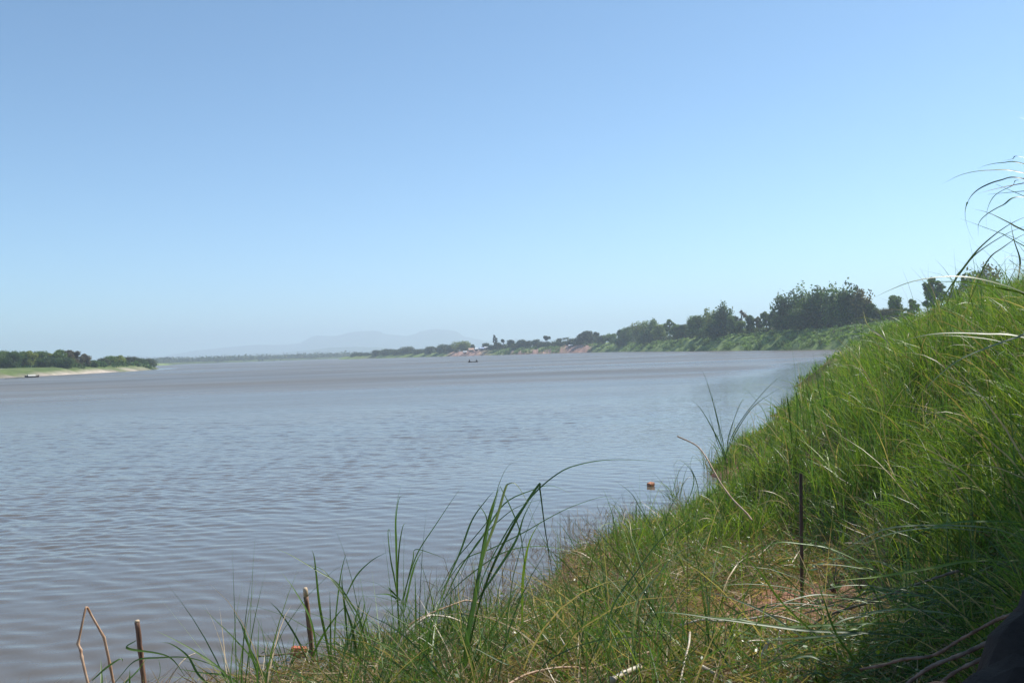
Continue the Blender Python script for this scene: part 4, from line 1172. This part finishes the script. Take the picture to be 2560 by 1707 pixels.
tuft('grass_tuft', 'tallest dark green grass tuft at the bottom centre, leaning right over the water', 'grass tuft', [
    {'p': [(1158, 1760), (1163, 1650), (1171, 1576), (1189, 1487), (1203, 1399), (1223, 1310), (1249, 1221)], 'w': .030, 'Y': 7.0},
    {'p': [(1160, 1700), (1180, 1520), (1205, 1400), (1240, 1300), (1262, 1225), (1272, 1209), (1292, 1212), (1320, 1260), (1352, 1349)], 'w': .012, 'Y': 7.0, 'c': PGc},
    {'p': [(1175, 1560), (1200, 1420), (1222, 1300), (1240, 1240), (1250, 1215)], 'w': .018, 'Y': 7.0, 'c': MGc},
    {'p': [(1160, 1700), (1190, 1540), (1230, 1420), (1290, 1300), (1345, 1214), (1350, 1225), (1361, 1310), (1372, 1380), (1384, 1452), (1390, 1480)], 'w': .012, 'Y': 7.1},
    {'p': [(1165, 1680), (1195, 1480), (1260, 1340), (1330, 1240), (1400, 1180), (1460, 1158), (1526, 1149), (1600, 1150), (1672, 1157)], 'w': .010, 'Y': 7.1},
    {'p': [(1100, 1520), (1150, 1420), (1200, 1350), (1260, 1260), (1330, 1225), (1380, 1214), (1440, 1240)], 'w': .010, 'Y': 7.4, 'c': MGc},
    {'p': [(1090, 1490), (1140, 1400), (1180, 1350), (1225, 1290), (1247, 1212), (1270, 1165), (1302, 1150)], 'w': .009, 'Y': 7.4},
    {'p': [(1100, 1480), (1160, 1400), (1230, 1370), (1310, 1330), (1380, 1290), (1440, 1262), (1515, 1241), (1560, 1260)], 'w': .009, 'Y': 7.5, 'c': MGc},
    {'p': [(1150, 1440), (1190, 1360), (1260, 1290), (1310, 1260), (1390, 1240)], 'w': .009, 'Y': 7.3, 'c': MGc},
    {'p': [(1110, 1470), (1150, 1380), (1180, 1300), (1215, 1250), (1240, 1222)], 'w': .013, 'Y': 7.3},
    {'p': [(1105, 1500), (1170, 1440), (1260, 1380), (1350, 1365), (1430, 1380), (1490, 1410)], 'w': .009, 'Y': 7.5, 'c': MGc},
    {'p': [(1192, 1500), (1240, 1430), (1290, 1350), (1310, 1290), (1340, 1232)], 'w': .013, 'Y': 7.2},
    {'p': [(1250, 1215), (1275, 1265), (1300, 1330), (1312, 1420), (1318, 1500)], 'w': .007, 'Y': 7.1, 'c': MGc},
    {'p': [(1196, 1260), (1215, 1290), (1220, 1330), (1230, 1370)], 'w': .007, 'Y': 7.5, 'c': MGc},
    {'p': [(1305, 1560), (1308, 1440), (1325, 1350), (1360, 1290)], 'w': .014, 'Y': 7.6, 'c': YGc}], 7.0, .012, DGc, .15, TG, 1)
tuft('grass_tuft', 'narrow upright grass tuft with straight stems left of the tallest tuft', 'grass tuft', [
    [(1001, 1640), (998, 1560), (993, 1475), (990, 1400), (988, 1297), (996, 1240), (1004, 1206)], [(996, 1560), (992, 1450), (991, 1360), (990, 1300), (998, 1246), (1015, 1234)],
    [(998, 1600), (994, 1500), (985, 1440), (977, 1400), (970, 1335), (974, 1325), (980, 1370)], [(995, 1520), (994, 1440), (998, 1370), (1006, 1320), (1014, 1305)],
    [(1000, 1520), (1020, 1450), (1045, 1380), (1090, 1310), (1130, 1250), (1160, 1208)], [(1000, 1540), (1015, 1470), (1032, 1400), (1039, 1373), (1085, 1385), (1120, 1400)],
    [(1010, 1530), (1034, 1420), (1062, 1366)], [(1003, 1500), (985, 1483), (970, 1465), (970, 1450)], [(1000, 1500), (970, 1485), (935, 1485)],
    [(1040, 1600), (1039, 1500), (1037, 1420)]], 8.3, .010, MGc, .2, TG, 2)
tuft('grass_tuft', 'open fan of grass around the cut topped stake at the bottom left', 'grass tuft', [
    [(923, 1640), (900, 1550), (875, 1504), (840, 1455), (800, 1430), (755, 1403), (715, 1381), (673, 1366)], [(900, 1560), (860, 1490), (830, 1450), (800, 1420), (740, 1405)],
    [(830, 1700), (820, 1620), (800, 1520), (790, 1430), (785, 1390), (778, 1371)], [(835, 1690), (838, 1560), (850, 1450), (860, 1400), (867, 1380)],
    [(870, 1620), (862, 1520), (855, 1460), (857, 1432)], [(900, 1680), (880, 1570), (862, 1510), (858, 1470)], [(860, 1500), (890, 1440), (930, 1400), (975, 1376)],
    [(800, 1700), (780, 1560), (740, 1480), (700, 1425)], [(828, 1720), (826, 1560), (824, 1470)], [(800, 1720), (745, 1600), (700, 1530), (670, 1500)],
    [(870, 1700), (880, 1600), (895, 1520), (908, 1484)], [(890, 1640), (910, 1560), (931, 1502)], [(760, 1720), (790, 1620), (840, 1540), (880, 1500)],
    [(960, 1700), (930, 1640), (890, 1600)], [(840, 1720), (870, 1600), (905, 1540), (912, 1495)]], 8.6, .012, MGc, .3, TG, 3)
tuft('grass_tuft', 'low spreading grass at the bottom left corner crossing both bent reed and ragged stake', 'grass tuft', [
    [(270, 1730), (300, 1690), (340, 1650), (400, 1643), (470, 1643), (540, 1665), (600, 1700)], [(600, 1740), (560, 1680), (500, 1635), (440, 1600), (385, 1573)],
    [(560, 1740), (500, 1690), (470, 1640), (430, 1610), (402, 1604)], [(680, 1740), (640, 1660), (590, 1600), (550, 1560), (500, 1512)], [(660, 1740), (630, 1640), (608, 1570), (582, 1527)],
    [(260, 1740), (330, 1690), (370, 1640)], [(230, 1700), (270, 1665), (305, 1645), (300, 1670)], [(300, 1740), (320, 1700), (360, 1665)], [(620, 1730), (570, 1690), (500, 1680), (430, 1668)],
    [(253, 1730), (254, 1690), (252, 1645)], [(325, 1740), (324, 1700), (325, 1668)], [(380, 1740), (400, 1680), (395, 1640)], 
    [(690, 1740), (640, 1650), (615, 1600), (600, 1550)], [(340, 1600), (320, 1620), (420, 1640), (470, 1700)]], 7.6, .011, MGc, .3, TG, 4)
tuft('grass_tuft', 'slender tuft fanning out above the shoreline grass right of the floating brick', 'grass tuft', [
    [(1828, 1240), (1819, 1200), (1814, 1149), (1800, 1090), (1790, 1030), (1782, 977)], [(1818, 1180), (1808, 1110), (1792, 1040), (1775, 980), (1762, 940), (1747, 916)],
    [(1812, 1150), (1800, 1110), (1775, 1060), (1750, 1020), (1723, 994)], [(1814, 1149), (1795, 1110), (1780, 1060), (1764, 1005)], [(1812, 1150), (1820, 1110), (1835, 1050), (1850, 1010), (1868, 994)],
    [(1814, 1140), (1830, 1090), (1860, 1040), (1900, 990), (1940, 950), (1978, 930)], [(1813, 1140), (1840, 1080), (1880, 1020), (1925, 985), (1961, 965)], [(1805, 1130), (1788, 1120), (1795, 1090), (1815, 1085)],
    [(1812, 1150), (1795, 1060), (1782, 1000), (1780, 955)], [(1816, 1160), (1805, 1080), (1800, 1020), (1806, 960)], [(1814, 1150), (1822, 1090), (1842, 1030), (1862, 985)], [(1820, 1200), (1800, 1150), (1770, 1110), (1735, 1090)], [(1822, 1200), (1850, 1150), (1880, 1110), (1915, 1090)]], 10.5, .0065, DGc, .4, TG, 5)
tuft('grass_tuft', 'dark tuft at the water edge below the floating brick', 'grass tuft', [
    [(1640, 1340), (1620, 1300), (1600, 1270), (1580, 1235), (1550, 1210), (1528, 1195)], [(1645, 1340), (1622, 1295), (1600, 1260), (1575, 1240), (1555, 1237)], [(1650, 1330), (1640, 1280), (1620, 1240), (1592, 1212)],
    [(1640, 1330), (1618, 1310), (1595, 1275), (1590, 1277), (1560, 1290), (1550, 1310)], [(1630, 1330), (1600, 1320), (1560, 1330)], [(1660, 1350), (1665, 1300), (1690, 1240), (1730, 1180)],
    [(1700, 1300), (1735, 1200), (1700, 1150), (1675, 1178)], [(1750, 1250), (1740, 1200), (1720, 1160), (1700, 1148)]], 12.5, .007, DGc, .4, TG, 6)
tuft('grass_tuft', 'spiky dark tuft standing up where the hill grass meets the water', 'grass tuft', [
    [(2030 + dx, 1110), (2026 + dx + ex * .3, 1040), (2022 + dx + ex, 990 - ex * .2), (2015 + dx + ex * 1.6, hh)] for dx, ex, hh in ((0, -10, 905), (14, -14, 930), (-16, -12, 950), (26, 8, 920), (42, 2, 915), (52, -22, 880), (66, -8, 900), (80, 16, 925), (-34, 4, 985), (-50, -6, 1000), (95, -26, 905), (34, -18, 945), (110, -40, 870))], 15.5, .020, (.07, .14, .025), .8, TG, 7)
tuft('arching_blades', 'long green blades arching across the middle of the shelf before the lath', 'grass tuft', [
    {'p': [(2330, 1530), (2250, 1465), (2180, 1420), (2080, 1372), (2000, 1358), (1940, 1356), (1880, 1385), (1800, 1440), (1740, 1480)], 'w': .014},
    {'p': [(1450, 1707), (1500, 1600), (1540, 1500), (1590, 1430), (1650, 1350), (1720, 1300), (1780, 1272)], 'w': .012, 'Y': 6.6, 'c': DGc},
    {'p': [(1580, 1740), (1582, 1600), (1590, 1510), (1625, 1460), (1700, 1378), (1760, 1360)], 'w': .012, 'Y': 6.2, 'c': PGc},
    {'p': [(2200, 1720), (2100, 1640), (2010, 1560), (1950, 1500), (1900, 1430), (1850, 1380), (1810, 1365), (1795, 1375)], 'w': .014, 'Y': 5.6, 'c': YGc},
    {'p': [(1920, 1520), (1910, 1420), (1902, 1340), (1893, 1270), (1880, 1210)], 'w': .013, 'Y': 7.2, 'c': YGc},
    {'p': [(1805, 1530), (1808, 1460), (1815, 1400)], 'w': .011, 'Y': 7.0, 'c': YGc}, {'p': [(2100, 1500), (2080, 1440), (2066, 1390), (2064, 1345)], 'w': .012, 'Y': 7.0, 'c': YGc},
    {'p': [(2560, 1400), (2420, 1402), (2320, 1420), (2200, 1440), (2140, 1446), (2080, 1452)], 'w': .014, 'Y': 4.9, 'c': YGc},
    {'p': [(2600, 1360), (2480, 1320), (2330, 1312), (2230, 1318), (2170, 1340), (2110, 1375), (2080, 1400)], 'w': .012, 'Y': 5.6, 'c': PGc},
    {'p': [(2480, 1330), (2350, 1318), (2240, 1330), (2160, 1360), (2090, 1410)], 'w': .010, 'Y': 5.8, 'c': PGc},
    {'p': [(2560, 1305), (2470, 1302), (2380, 1306), (2300, 1330), (2240, 1370)], 'w': .011, 'Y': 5.2, 'c': MGc},
    {'p': [(2400, 1600), (2250, 1560), (2100, 1560), (1950, 1565), (1830, 1545), (1700, 1545), (1600, 1555)], 'w': .016, 'Y': 5.6, 'c': MGc},
    {'p': [(2300, 1590), (2150, 1580), (2020, 1575), (1900, 1560), (1790, 1545), (1650, 1530), (1510, 1556)], 'w': .018, 'Y': 5.4, 'c': DGc},
    {'p': [(2180, 1580), (2050, 1590), (1950, 1596), (1830, 1590)], 'w': .012, 'Y': 5.4, 'c': PGc},
    {'p': [(2300, 1680), (2180, 1640), (2050, 1560), (1980, 1520), (1940, 1500)], 'w': .014, 'Y': 5.0, 'c': MGc},
    {'p': [(2200, 1720), (2100, 1600), (2060, 1500), (2040, 1440)], 'w': .012, 'Y': 5.2, 'c': MGc},
    {'p': [(1330, 1720), (1360, 1660), (1430, 1620), (1500, 1600), (1600, 1590), (1700, 1582), (1800, 1580)], 'w': .010, 'Y': 6.0, 'c': DGc},
    {'p': [(1190, 1620), (1270, 1660), (1256, 1630), (1290, 1600), (1320, 1590)], 'w': .008, 'Y': 6.2, 'c': PGc},
    {'p': [(1240, 1740), (1250, 1680), (1265, 1630), (1290, 1600)], 'w': .010, 'Y': 6.2, 'c': PGc}], 6.4, .012, MGc, .25, TG, 8)
def random_tuft(px, py, n, L, lean, seed, label, name='grass_tuft', cols=(MGc, DGc, YGc, PGc), w=(.006, .013)):
    g = on_ground(px, py); rg = random.Random(seed); parts = []
    for i in range(n):
        a = rg.uniform(0, 6.28); l = L * rg.uniform(.45, 1.1); th = rg.uniform(0, .45); bd = rg.uniform(.1, 1.9)
        dx, dy = math.cos(a) * .8 + lean, math.sin(a) * .6
        p = Vector((g.x + rg.gauss(0, .07), g.y + rg.gauss(0, .07), g.z - .03)); pts = [p.copy()]
        if rg.random() < .14: kink = rg.uniform(.5, .8)
        else: kink = 9
        for k in range(1, 7):
            t = k / 6; ang = th + bd * t ** 1.5 + (1.7 if t > kink else 0)
            d = Vector((dx * math.sin(ang), dy * math.sin(ang), math.cos(ang))); d.normalize()
            p = p + d * l / 6; pts.append(p.copy())
        parts.append(ribbon(pts, rg.uniform(*w), phase=rg.uniform(-1, 1), col=np.array(rg.choice(cols)) * rg.uniform(.7, 1.3)))
    V, Q, Cc = join(parts)
    return tag(link(name, npmesh(name, V, Q, Cc), M_grass), label, 'grass tuft', 'grass tufts on the near shelf')
SG = (MGc, MGc, DGc, (.3, .24, .14), YGc)
for i, (px, py, n, L, lean, lab) in enumerate([
    (1120, 1640, 34, 1.0, .5, 'loose grass tuft at the left foot of the tallest tuft'),
    (1260, 1600, 34, .95, .3, 'grass tuft just right of the foot of the tallest tuft'),
    (1345, 1640, 24, .6, .2, 'grass tuft above the long reddish brown stalk'),
    (1420, 1570, 24, .6, .1, 'grass tuft behind the straight pale straw near the bottom centre'),
    (1500, 1500, 22, .55, -.2, 'grass tuft on the shelf midway between the tallest tuft and the upright lath'),
    (1080, 1700, 30, .9, .4, 'grass tuft on the bottom edge under the jointed pale cane'),
    (930, 1690, 26, .8, .2, 'grass tuft on the bottom edge right of the cut topped stake'),
    (880, 1650, 20, .6, -.3, 'grass tuft at the water edge right of the cut topped stake'),
    (720, 1700, 20, .6, -.2, 'grass tuft at the bottom edge left of the cut topped stake'),
    (1620, 1420, 22, .5, -.2, 'grass tuft at the left rim of the bare red soil'),
    (1700, 1640, 22, .5, -.3, 'grass tuft beside the hanging pale straw at the bottom right'),
    (1850, 1600, 20, .45, -.4, 'grass tuft between the bleached dead plant and the flattened cane'),
    (1560, 1620, 22, .5, -.1, 'grass tuft above the fat ringed cane stump'),
    (1480, 1430, 20, .5, -.3, 'grass tuft near the drowned twigs at the water edge'),
    (2120, 1330, 20, .6, -.2, 'grass tuft at the foot of the slope right of the upright lath'),
    (2260, 1420, 22, .6, -.4, 'grass tuft above the long brown root'),
    (1820, 1330, 20, .55, -.2, 'grass tuft left of the upright lath'),
    (1690, 1255, 26, 1.0, -.4, 'tall grass tuft leaning over the water right of the floating brick'),
    (1770, 1175, 26, 1.0, -.4, 'tall grass tuft at the water edge behind the bare brown leaning stem'),
    (1860, 1110, 24, 1.1, -.3, 'tall grass tuft on the waterline halfway up the right bank edge'),
    (1960, 1020, 24, 1.2, -.3, 'tall grass tuft on the waterline near the upper end of the near bank'),
    (1590, 1330, 22, .8, -.5, 'grass tuft leaning over the drowned twigs'),
    (2300, 1560, 24, .6, -.6, 'grass tuft leaning left over the roots at the bottom right'),
    (2180, 1640, 24, .5, -.6, 'grass tuft on the bottom right shelf above the lower root'),
    (2050, 1690, 22, .5, -.5, 'grass tuft on the bottom edge left of the lower root')]):
    random_tuft(px, py, n, L, lean, 50 + i, lab, cols=SG)
for i, (px, py, n, L, lean, lab) in enumerate([
    (1230, 1690, 20, .5, .2, 'bunch of dead tan stalks at the bottom edge right of the tallest tuft'),
    (1010, 1650, 22, .5, .6, 'bunch of dead tan stalks under the arching canes'),
    (1400, 1480, 18, .4, -.2, 'bunch of dead tan stalks by the drowned twigs'),
    (1750, 1590, 20, .4, -.6, 'bunch of dead tan stalks beside the flattened cane'),
    (1630, 1690, 20, .4, .4, 'bunch of dead tan stalks near the fat ringed cane stump'),
    (2000, 1580, 18, .4, -.8, 'bunch of dead tan stalks below the upright lath')]):
    random_tuft(px, py, n, L, lean, 90 + i, lab, 'straw_bunch', ((.5, .37, .22), (.42, .27, .15), (.55, .45, .3)), (.006, .012))
# flattened grass combed over the lower right shelf
r_ = random.Random(3)
cur = []
for i in range(110):
    x0 = r_.uniform(2000, 2480); y0 = r_.uniform(1500, 1720) - (x0 - 2000) * .12
    L = r_.uniform(70, 330) * r_.choice([1, 1, 1, -1]); sl = r_.gauss(.08, .3)
    Y_ = float(np.interp(y0, [1400, 1720], [6.4, 4.9]))
    cur.append({'p': [(x0, y0), (x0 - L * .35, y0 + L * .35 * sl - 14), (x0 - L * .7, y0 + L * .7 * sl - 6), (x0 - L, y0 + L * sl + 16)], 'w': r_.uniform(.005, .011), 'Y': Y_, 'c': r_.choice([MGc, MGc, DGc, YGc, PGc])})
tuft('flattened_grass', 'combed down green grass lying leftwards over the bottom right shelf', 'grass', cur, 5.5, .01, MGc, .3, None, 9)
# tall reeds outside the right edge, their leaves hanging into the picture
def extend(p, k):
    x0, y0 = p[0]; x1, y1 = p[1]
    dx, dy = x0 - x1, y0 - y1
    return [(2980 + k * 13, 1500), (2860 + k * 9, 1100), (2740, y0 + dy * .9 + 60)] + p
RD = [[(2560, 433), (2473, 426), (2407, 436), (2354, 461)], [(2560, 410), (2507, 407), (2467, 413), (2442, 423)], [(2560, 394), (2530, 398), (2500, 404)],
      [(2560, 447), (2500, 451), (2447, 473), (2420, 503), (2413, 539), (2424, 582), (2445, 619)], [(2560, 493), (2507, 513), (2467, 536), (2447, 559), (2446, 590)],
      [(2560, 452), (2530, 465), (2487, 489), (2468, 526), (2467, 566), (2480, 622)], [(2560, 576), (2523, 557), (2473, 533), (2427, 521)],
      [(2560, 731), (2490, 707), (2424, 693), (2357, 692), (2284, 703), (2225, 725), (2182, 746)],
      [(2560, 843), (2457, 834), (2380, 832), (2324, 836), (2278, 846), (2218, 864)], [(2560, 877), (2490, 851), (2400, 840), (2324, 838)],
      [(2600, 830), (2540, 844), (2473, 867), (2397, 900), (2340, 945), (2290, 998)]]
cur = []
for k, p in enumerate(RD):
    cur.append({'p': extend(p, k), 'w': [.013, .010, .009, .013, .009, .006, .010, .016, .016, .013, .015][k], 'Y': [4.3, 4.5, 4.6, 4.2, 4.6, 4.7, 4.4, 5.0, 4.6, 4.7, 4.4][k], 'c': [MGc, MGc, DGc, DGc, MGc, MGc, (.2, .2, .06), MGc, DGc, MGc, PGc][k]})
cur.append({'p': [(2720, 440), (2640, 445), (2560, 458), (2500, 470), (2437, 486)], 'w': .009, 'Y': 4.4, 'c': (.3, .19, .11)})
tuft('reed_clump', 'tall reed clump at the right edge whose long leaves arch left across the sky', 'reeds', cur, 4.4, .012, MGc, .35, None, 10)
tuft('reed_clump', 'reeds rooted in the hill crest at the right edge, bowing right against the sky', 'reeds', [
    [(2367, 760), (2390, 695), (2407, 672), (2450, 619), (2507, 572), (2560, 544), (2640, 520)], [(2350, 770), (2367, 731), (2404, 678), (2440, 635), (2507, 590), (2560, 567), (2650, 545)],
    [(2420, 760), (2467, 655), (2507, 619), (2560, 586), (2640, 556)], [(2510, 760), (2520, 712), (2540, 668), (2556, 632)], [(2545, 700), (2550, 650), (2535, 600), (2524, 541)],
    [(2600, 760), (2570, 690), (2530, 655), (2521, 649)], [(2600, 720), (2580, 670), (2540, 640), (2500, 650)]], 7.0, .012, (.11, .15, .05), .4, None, 11)
tuft('curled_blade', 'single pale curled blade hanging at the left rim of the hill grass', 'grass blade', [[(2225, 860), (2205, 841), (2180, 825), (2165, 804), (2157, 771)]], 11, .018, (.3, .27, .2), .1, None, 12)
# unseen upper part of the reed bed just outside the frame, which shades the bottom right corner
def reed_bed(cx, cy, n, seed, label):
    rg = np.random.default_rng(seed)
    b_ = np.stack([cx + rg.normal(0, .45, n), cy + rg.normal(0, .5, n), np.zeros(n)], -1)
    b_[:, 2] = ground_h(b_[:, 0], b_[:, 1]) - .05
    V, Q = blades(b_, rg.uniform(0, 6.28, n), rg.uniform(1.2, 2.6, n), rg.uniform(0, .3, n), rg.uniform(.3, 1.6, n), rg.uniform(.015, .03, n), 9, rg.uniform(-1.4, 1.4, n))
    c = np.repeat(G * (.6 + .8 * rg.random((n, 1))), 18, axis=0)
    tag(link('reed_bed', npmesh('reed_bed', V, Q, c), M_grass), label, 'reeds')
reed_bed(4.7, 5.0, 900, 1, 'dense green reed bed just beyond the right edge of the picture, nearer one')
reed_bed(4.4, 3.2, 900, 2, 'dense green reed bed beside the photographer over the eroded bank')

tree('round', 'shade_bush', 3.75, 4.15, 3.0, 2.3, 'unseen leafy bush added outside the right edge to shade the eroded bank corner', 'bush', None, green=(.07, .12, .03), seed=901, leafsize=.045)  # unseen bush, added to throw shade on the eroded corner
tree('round', 'shade_bush', 5.2, 6.8, 3.0, 2.4, 'unseen leafy bush added beyond the right edge to shade the root covered shelf', 'bush', None, green=(.07, .12, .03), seed=902, leafsize=.045)  # second unseen bush, added for dappled shade on the shelf
# broad leaved weed beside the lath
def weed(px, py, label, n=14, s_=1.0, seed=0):
    g = on_ground(px, py); rt = empty('broadleaf_weed', g); tag(rt, label, 'weed', 'broad leaved weeds on the soil')
    r_ = random.Random(seed); lst = []; V = []; Q = []
    for i in range(n):
        a = r_.uniform(0, 6.28); h = r_.uniform(.08, .34) * s_; ro = r_.uniform(.02, .16) * s_
        e = np.array([ro * math.cos(a), ro * math.sin(a), h]); lst.append(([(0, 0, 0), tuple(e * [.3, .3, .6]), tuple(e)], [.004, .003, .002], 5))
        L = r_.uniform(.035, .075) * s_; d = np.array([math.cos(a), math.sin(a), r_.uniform(-.5, .2)]); d /= np.linalg.norm(d)
        sd_ = np.cross(d, (0, 0, 1)); sd_ /= np.linalg.norm(sd_); o = len(V)
        out = [(0, .0), (-.12, .35), (.15, .62), (.5, .5), (.8, .22), (1.1, 0)]
        left = [e + d * L * a_ + sd_ * L * b_ + np.array([0, 0, L * .12 * (b_ > 0)]) for a_, b_ in out]
        mid = [e + d * L * a_ for a_, _ in out]
        right = [e + d * L * a_ - sd_ * L * b_ + np.array([0, 0, L * .12 * (b_ > 0)]) for a_, b_ in out]
        V += left + mid + right; m = len(out)
        for k in range(m - 1):
            Q += [(o + k, o + k + 1, o + m + k + 1, o + m + k), (o + m + k, o + m + k + 1, o + 2 * m + k + 1, o + 2 * m + k)]
    link('stems', tubes_mesh('stems', lst), M_bark, rt)
    link('leaves', npmesh('leaves', np.array(V), np.array(Q), np.tile((.085, .17, .03), (len(V), 1))), M_broad, rt)
weed(2085, 1495, 'heart leaved green weed right of the upright lath', 18, 1.2, 1)
weed(2150, 1490, 'smaller broad leaved weed between the heart leaved one and the long root', 12, .9, 2)
weed(1560, 1735, 'low yellow green weed at the bottom edge in the middle', 22, .8, 3)

# ------------------------------------------------------------------ brick, block and stones
def block(name, loc, size, rot, mat, label, cat, seed=0, group=None):
    import bmesh
    bm = bmesh.new(); bmesh.ops.create_cube(bm, size=1)
    bmesh.ops.scale(bm, vec=size, verts=bm.verts)
    bmesh.ops.bevel(bm, geom=bm.edges[:], offset=min(size) * .14, segments=2, affect='EDGES')
    bmesh.ops.subdivide_edges(bm, edges=bm.edges[:], cuts=2, use_grid_fill=True)
    r_ = random.Random(seed)
    for v in bm.verts: v.co += Vector((r_.uniform(-1, 1), r_.uniform(-1, 1), r_.uniform(-1, 1))) * min(size) * .035
    me = bpy.data.meshes.new(name); bm.to_mesh(me); bm.free()
    o = link(name, me, mat); o.location = loc; o.rotation_euler = rot; return tag(o, label, cat, group)
pb = P(1627, 1213, 21.2)
block('brick', (pb.x, 21.2, .035), (.14, .12, .075), (R(8), R(-10), R(40)), M_brick, 'reddish brick with a sunlit top sticking out of the calm water', 'brick')
p2 = P(746, 1592, 9.9)
g2 = max(0, gz(p2.x, 9.9))
block('clay_block', (p2.x, 9.9, g2 + .05), (.16, .09, .12), (R(10), R(12), R(20)), M_red, 'broken red clay block in the shallows behind the cut topped stake', 'block', 2)
for i, (px, py, s_, lab) in enumerate([(2035, 1620, .028, 'small bright stone at the bottom right of the shelf, lower one of a pair'), (2050, 1608, .024, 'small bright stone just above its pair on the bottom right shelf'),
                                   (2062, 1675, .020, 'small bright stone near the bottom edge on the right'), (2220, 1400, .022, 'pale stone among grass above the long brown root'), (1935, 1682, .05, 'larger tan stone under the bleached dead plant')]):
    g = on_ground(px, py)
    o = block('stone', (g.x, g.y, g.z + s_ * .3 + .03), (s_ * .8, s_ * .6, s_ * .5), (.3, .2, i), M_stone, lab, 'stone', i, 'bright stones on the shelf')

# ------------------------------------------------------------------ haze
v = [(-8800, -50, -4), (8800, -50, -4), (8800, 11000, -4), (-8800, 11000, -4), (-8800, -50, 275), (8800, -50, 275), (8800, 11000, 275), (-8800, 11000, 275)]
me = bpy.data.meshes.new('haze'); me.from_pydata(v, [], [(0, 3, 2, 1), (4, 5, 6, 7), (0, 1, 5, 4), (1, 2, 6, 5), (2, 3, 7, 6), (3, 0, 4, 7)])
hm = bpy.data.materials.new('haze'); hm.use_nodes = True
nt = hm.node_tree; nt.nodes.remove(nt.nodes['Principled BSDF'])
pv = N(nt, 'ShaderNodeVolumePrincipled')
pv.inputs['Density'].default_value = .00028
pv.inputs['Color'].default_value = (.74, .87, 1.0, 1)
pv.inputs['Anisotropy'].default_value = .25
nt.links.new(pv.outputs[0], nt.nodes['Material Output'].inputs['Volume'])
tag(link('haze', me, hm), 'pale blue haze that fades the far banks and hills', 'haze', kind='stuff')
print('verts', sum(len(m.vertices) for m in bpy.data.meshes), 'objects', len(bpy.data.objects))
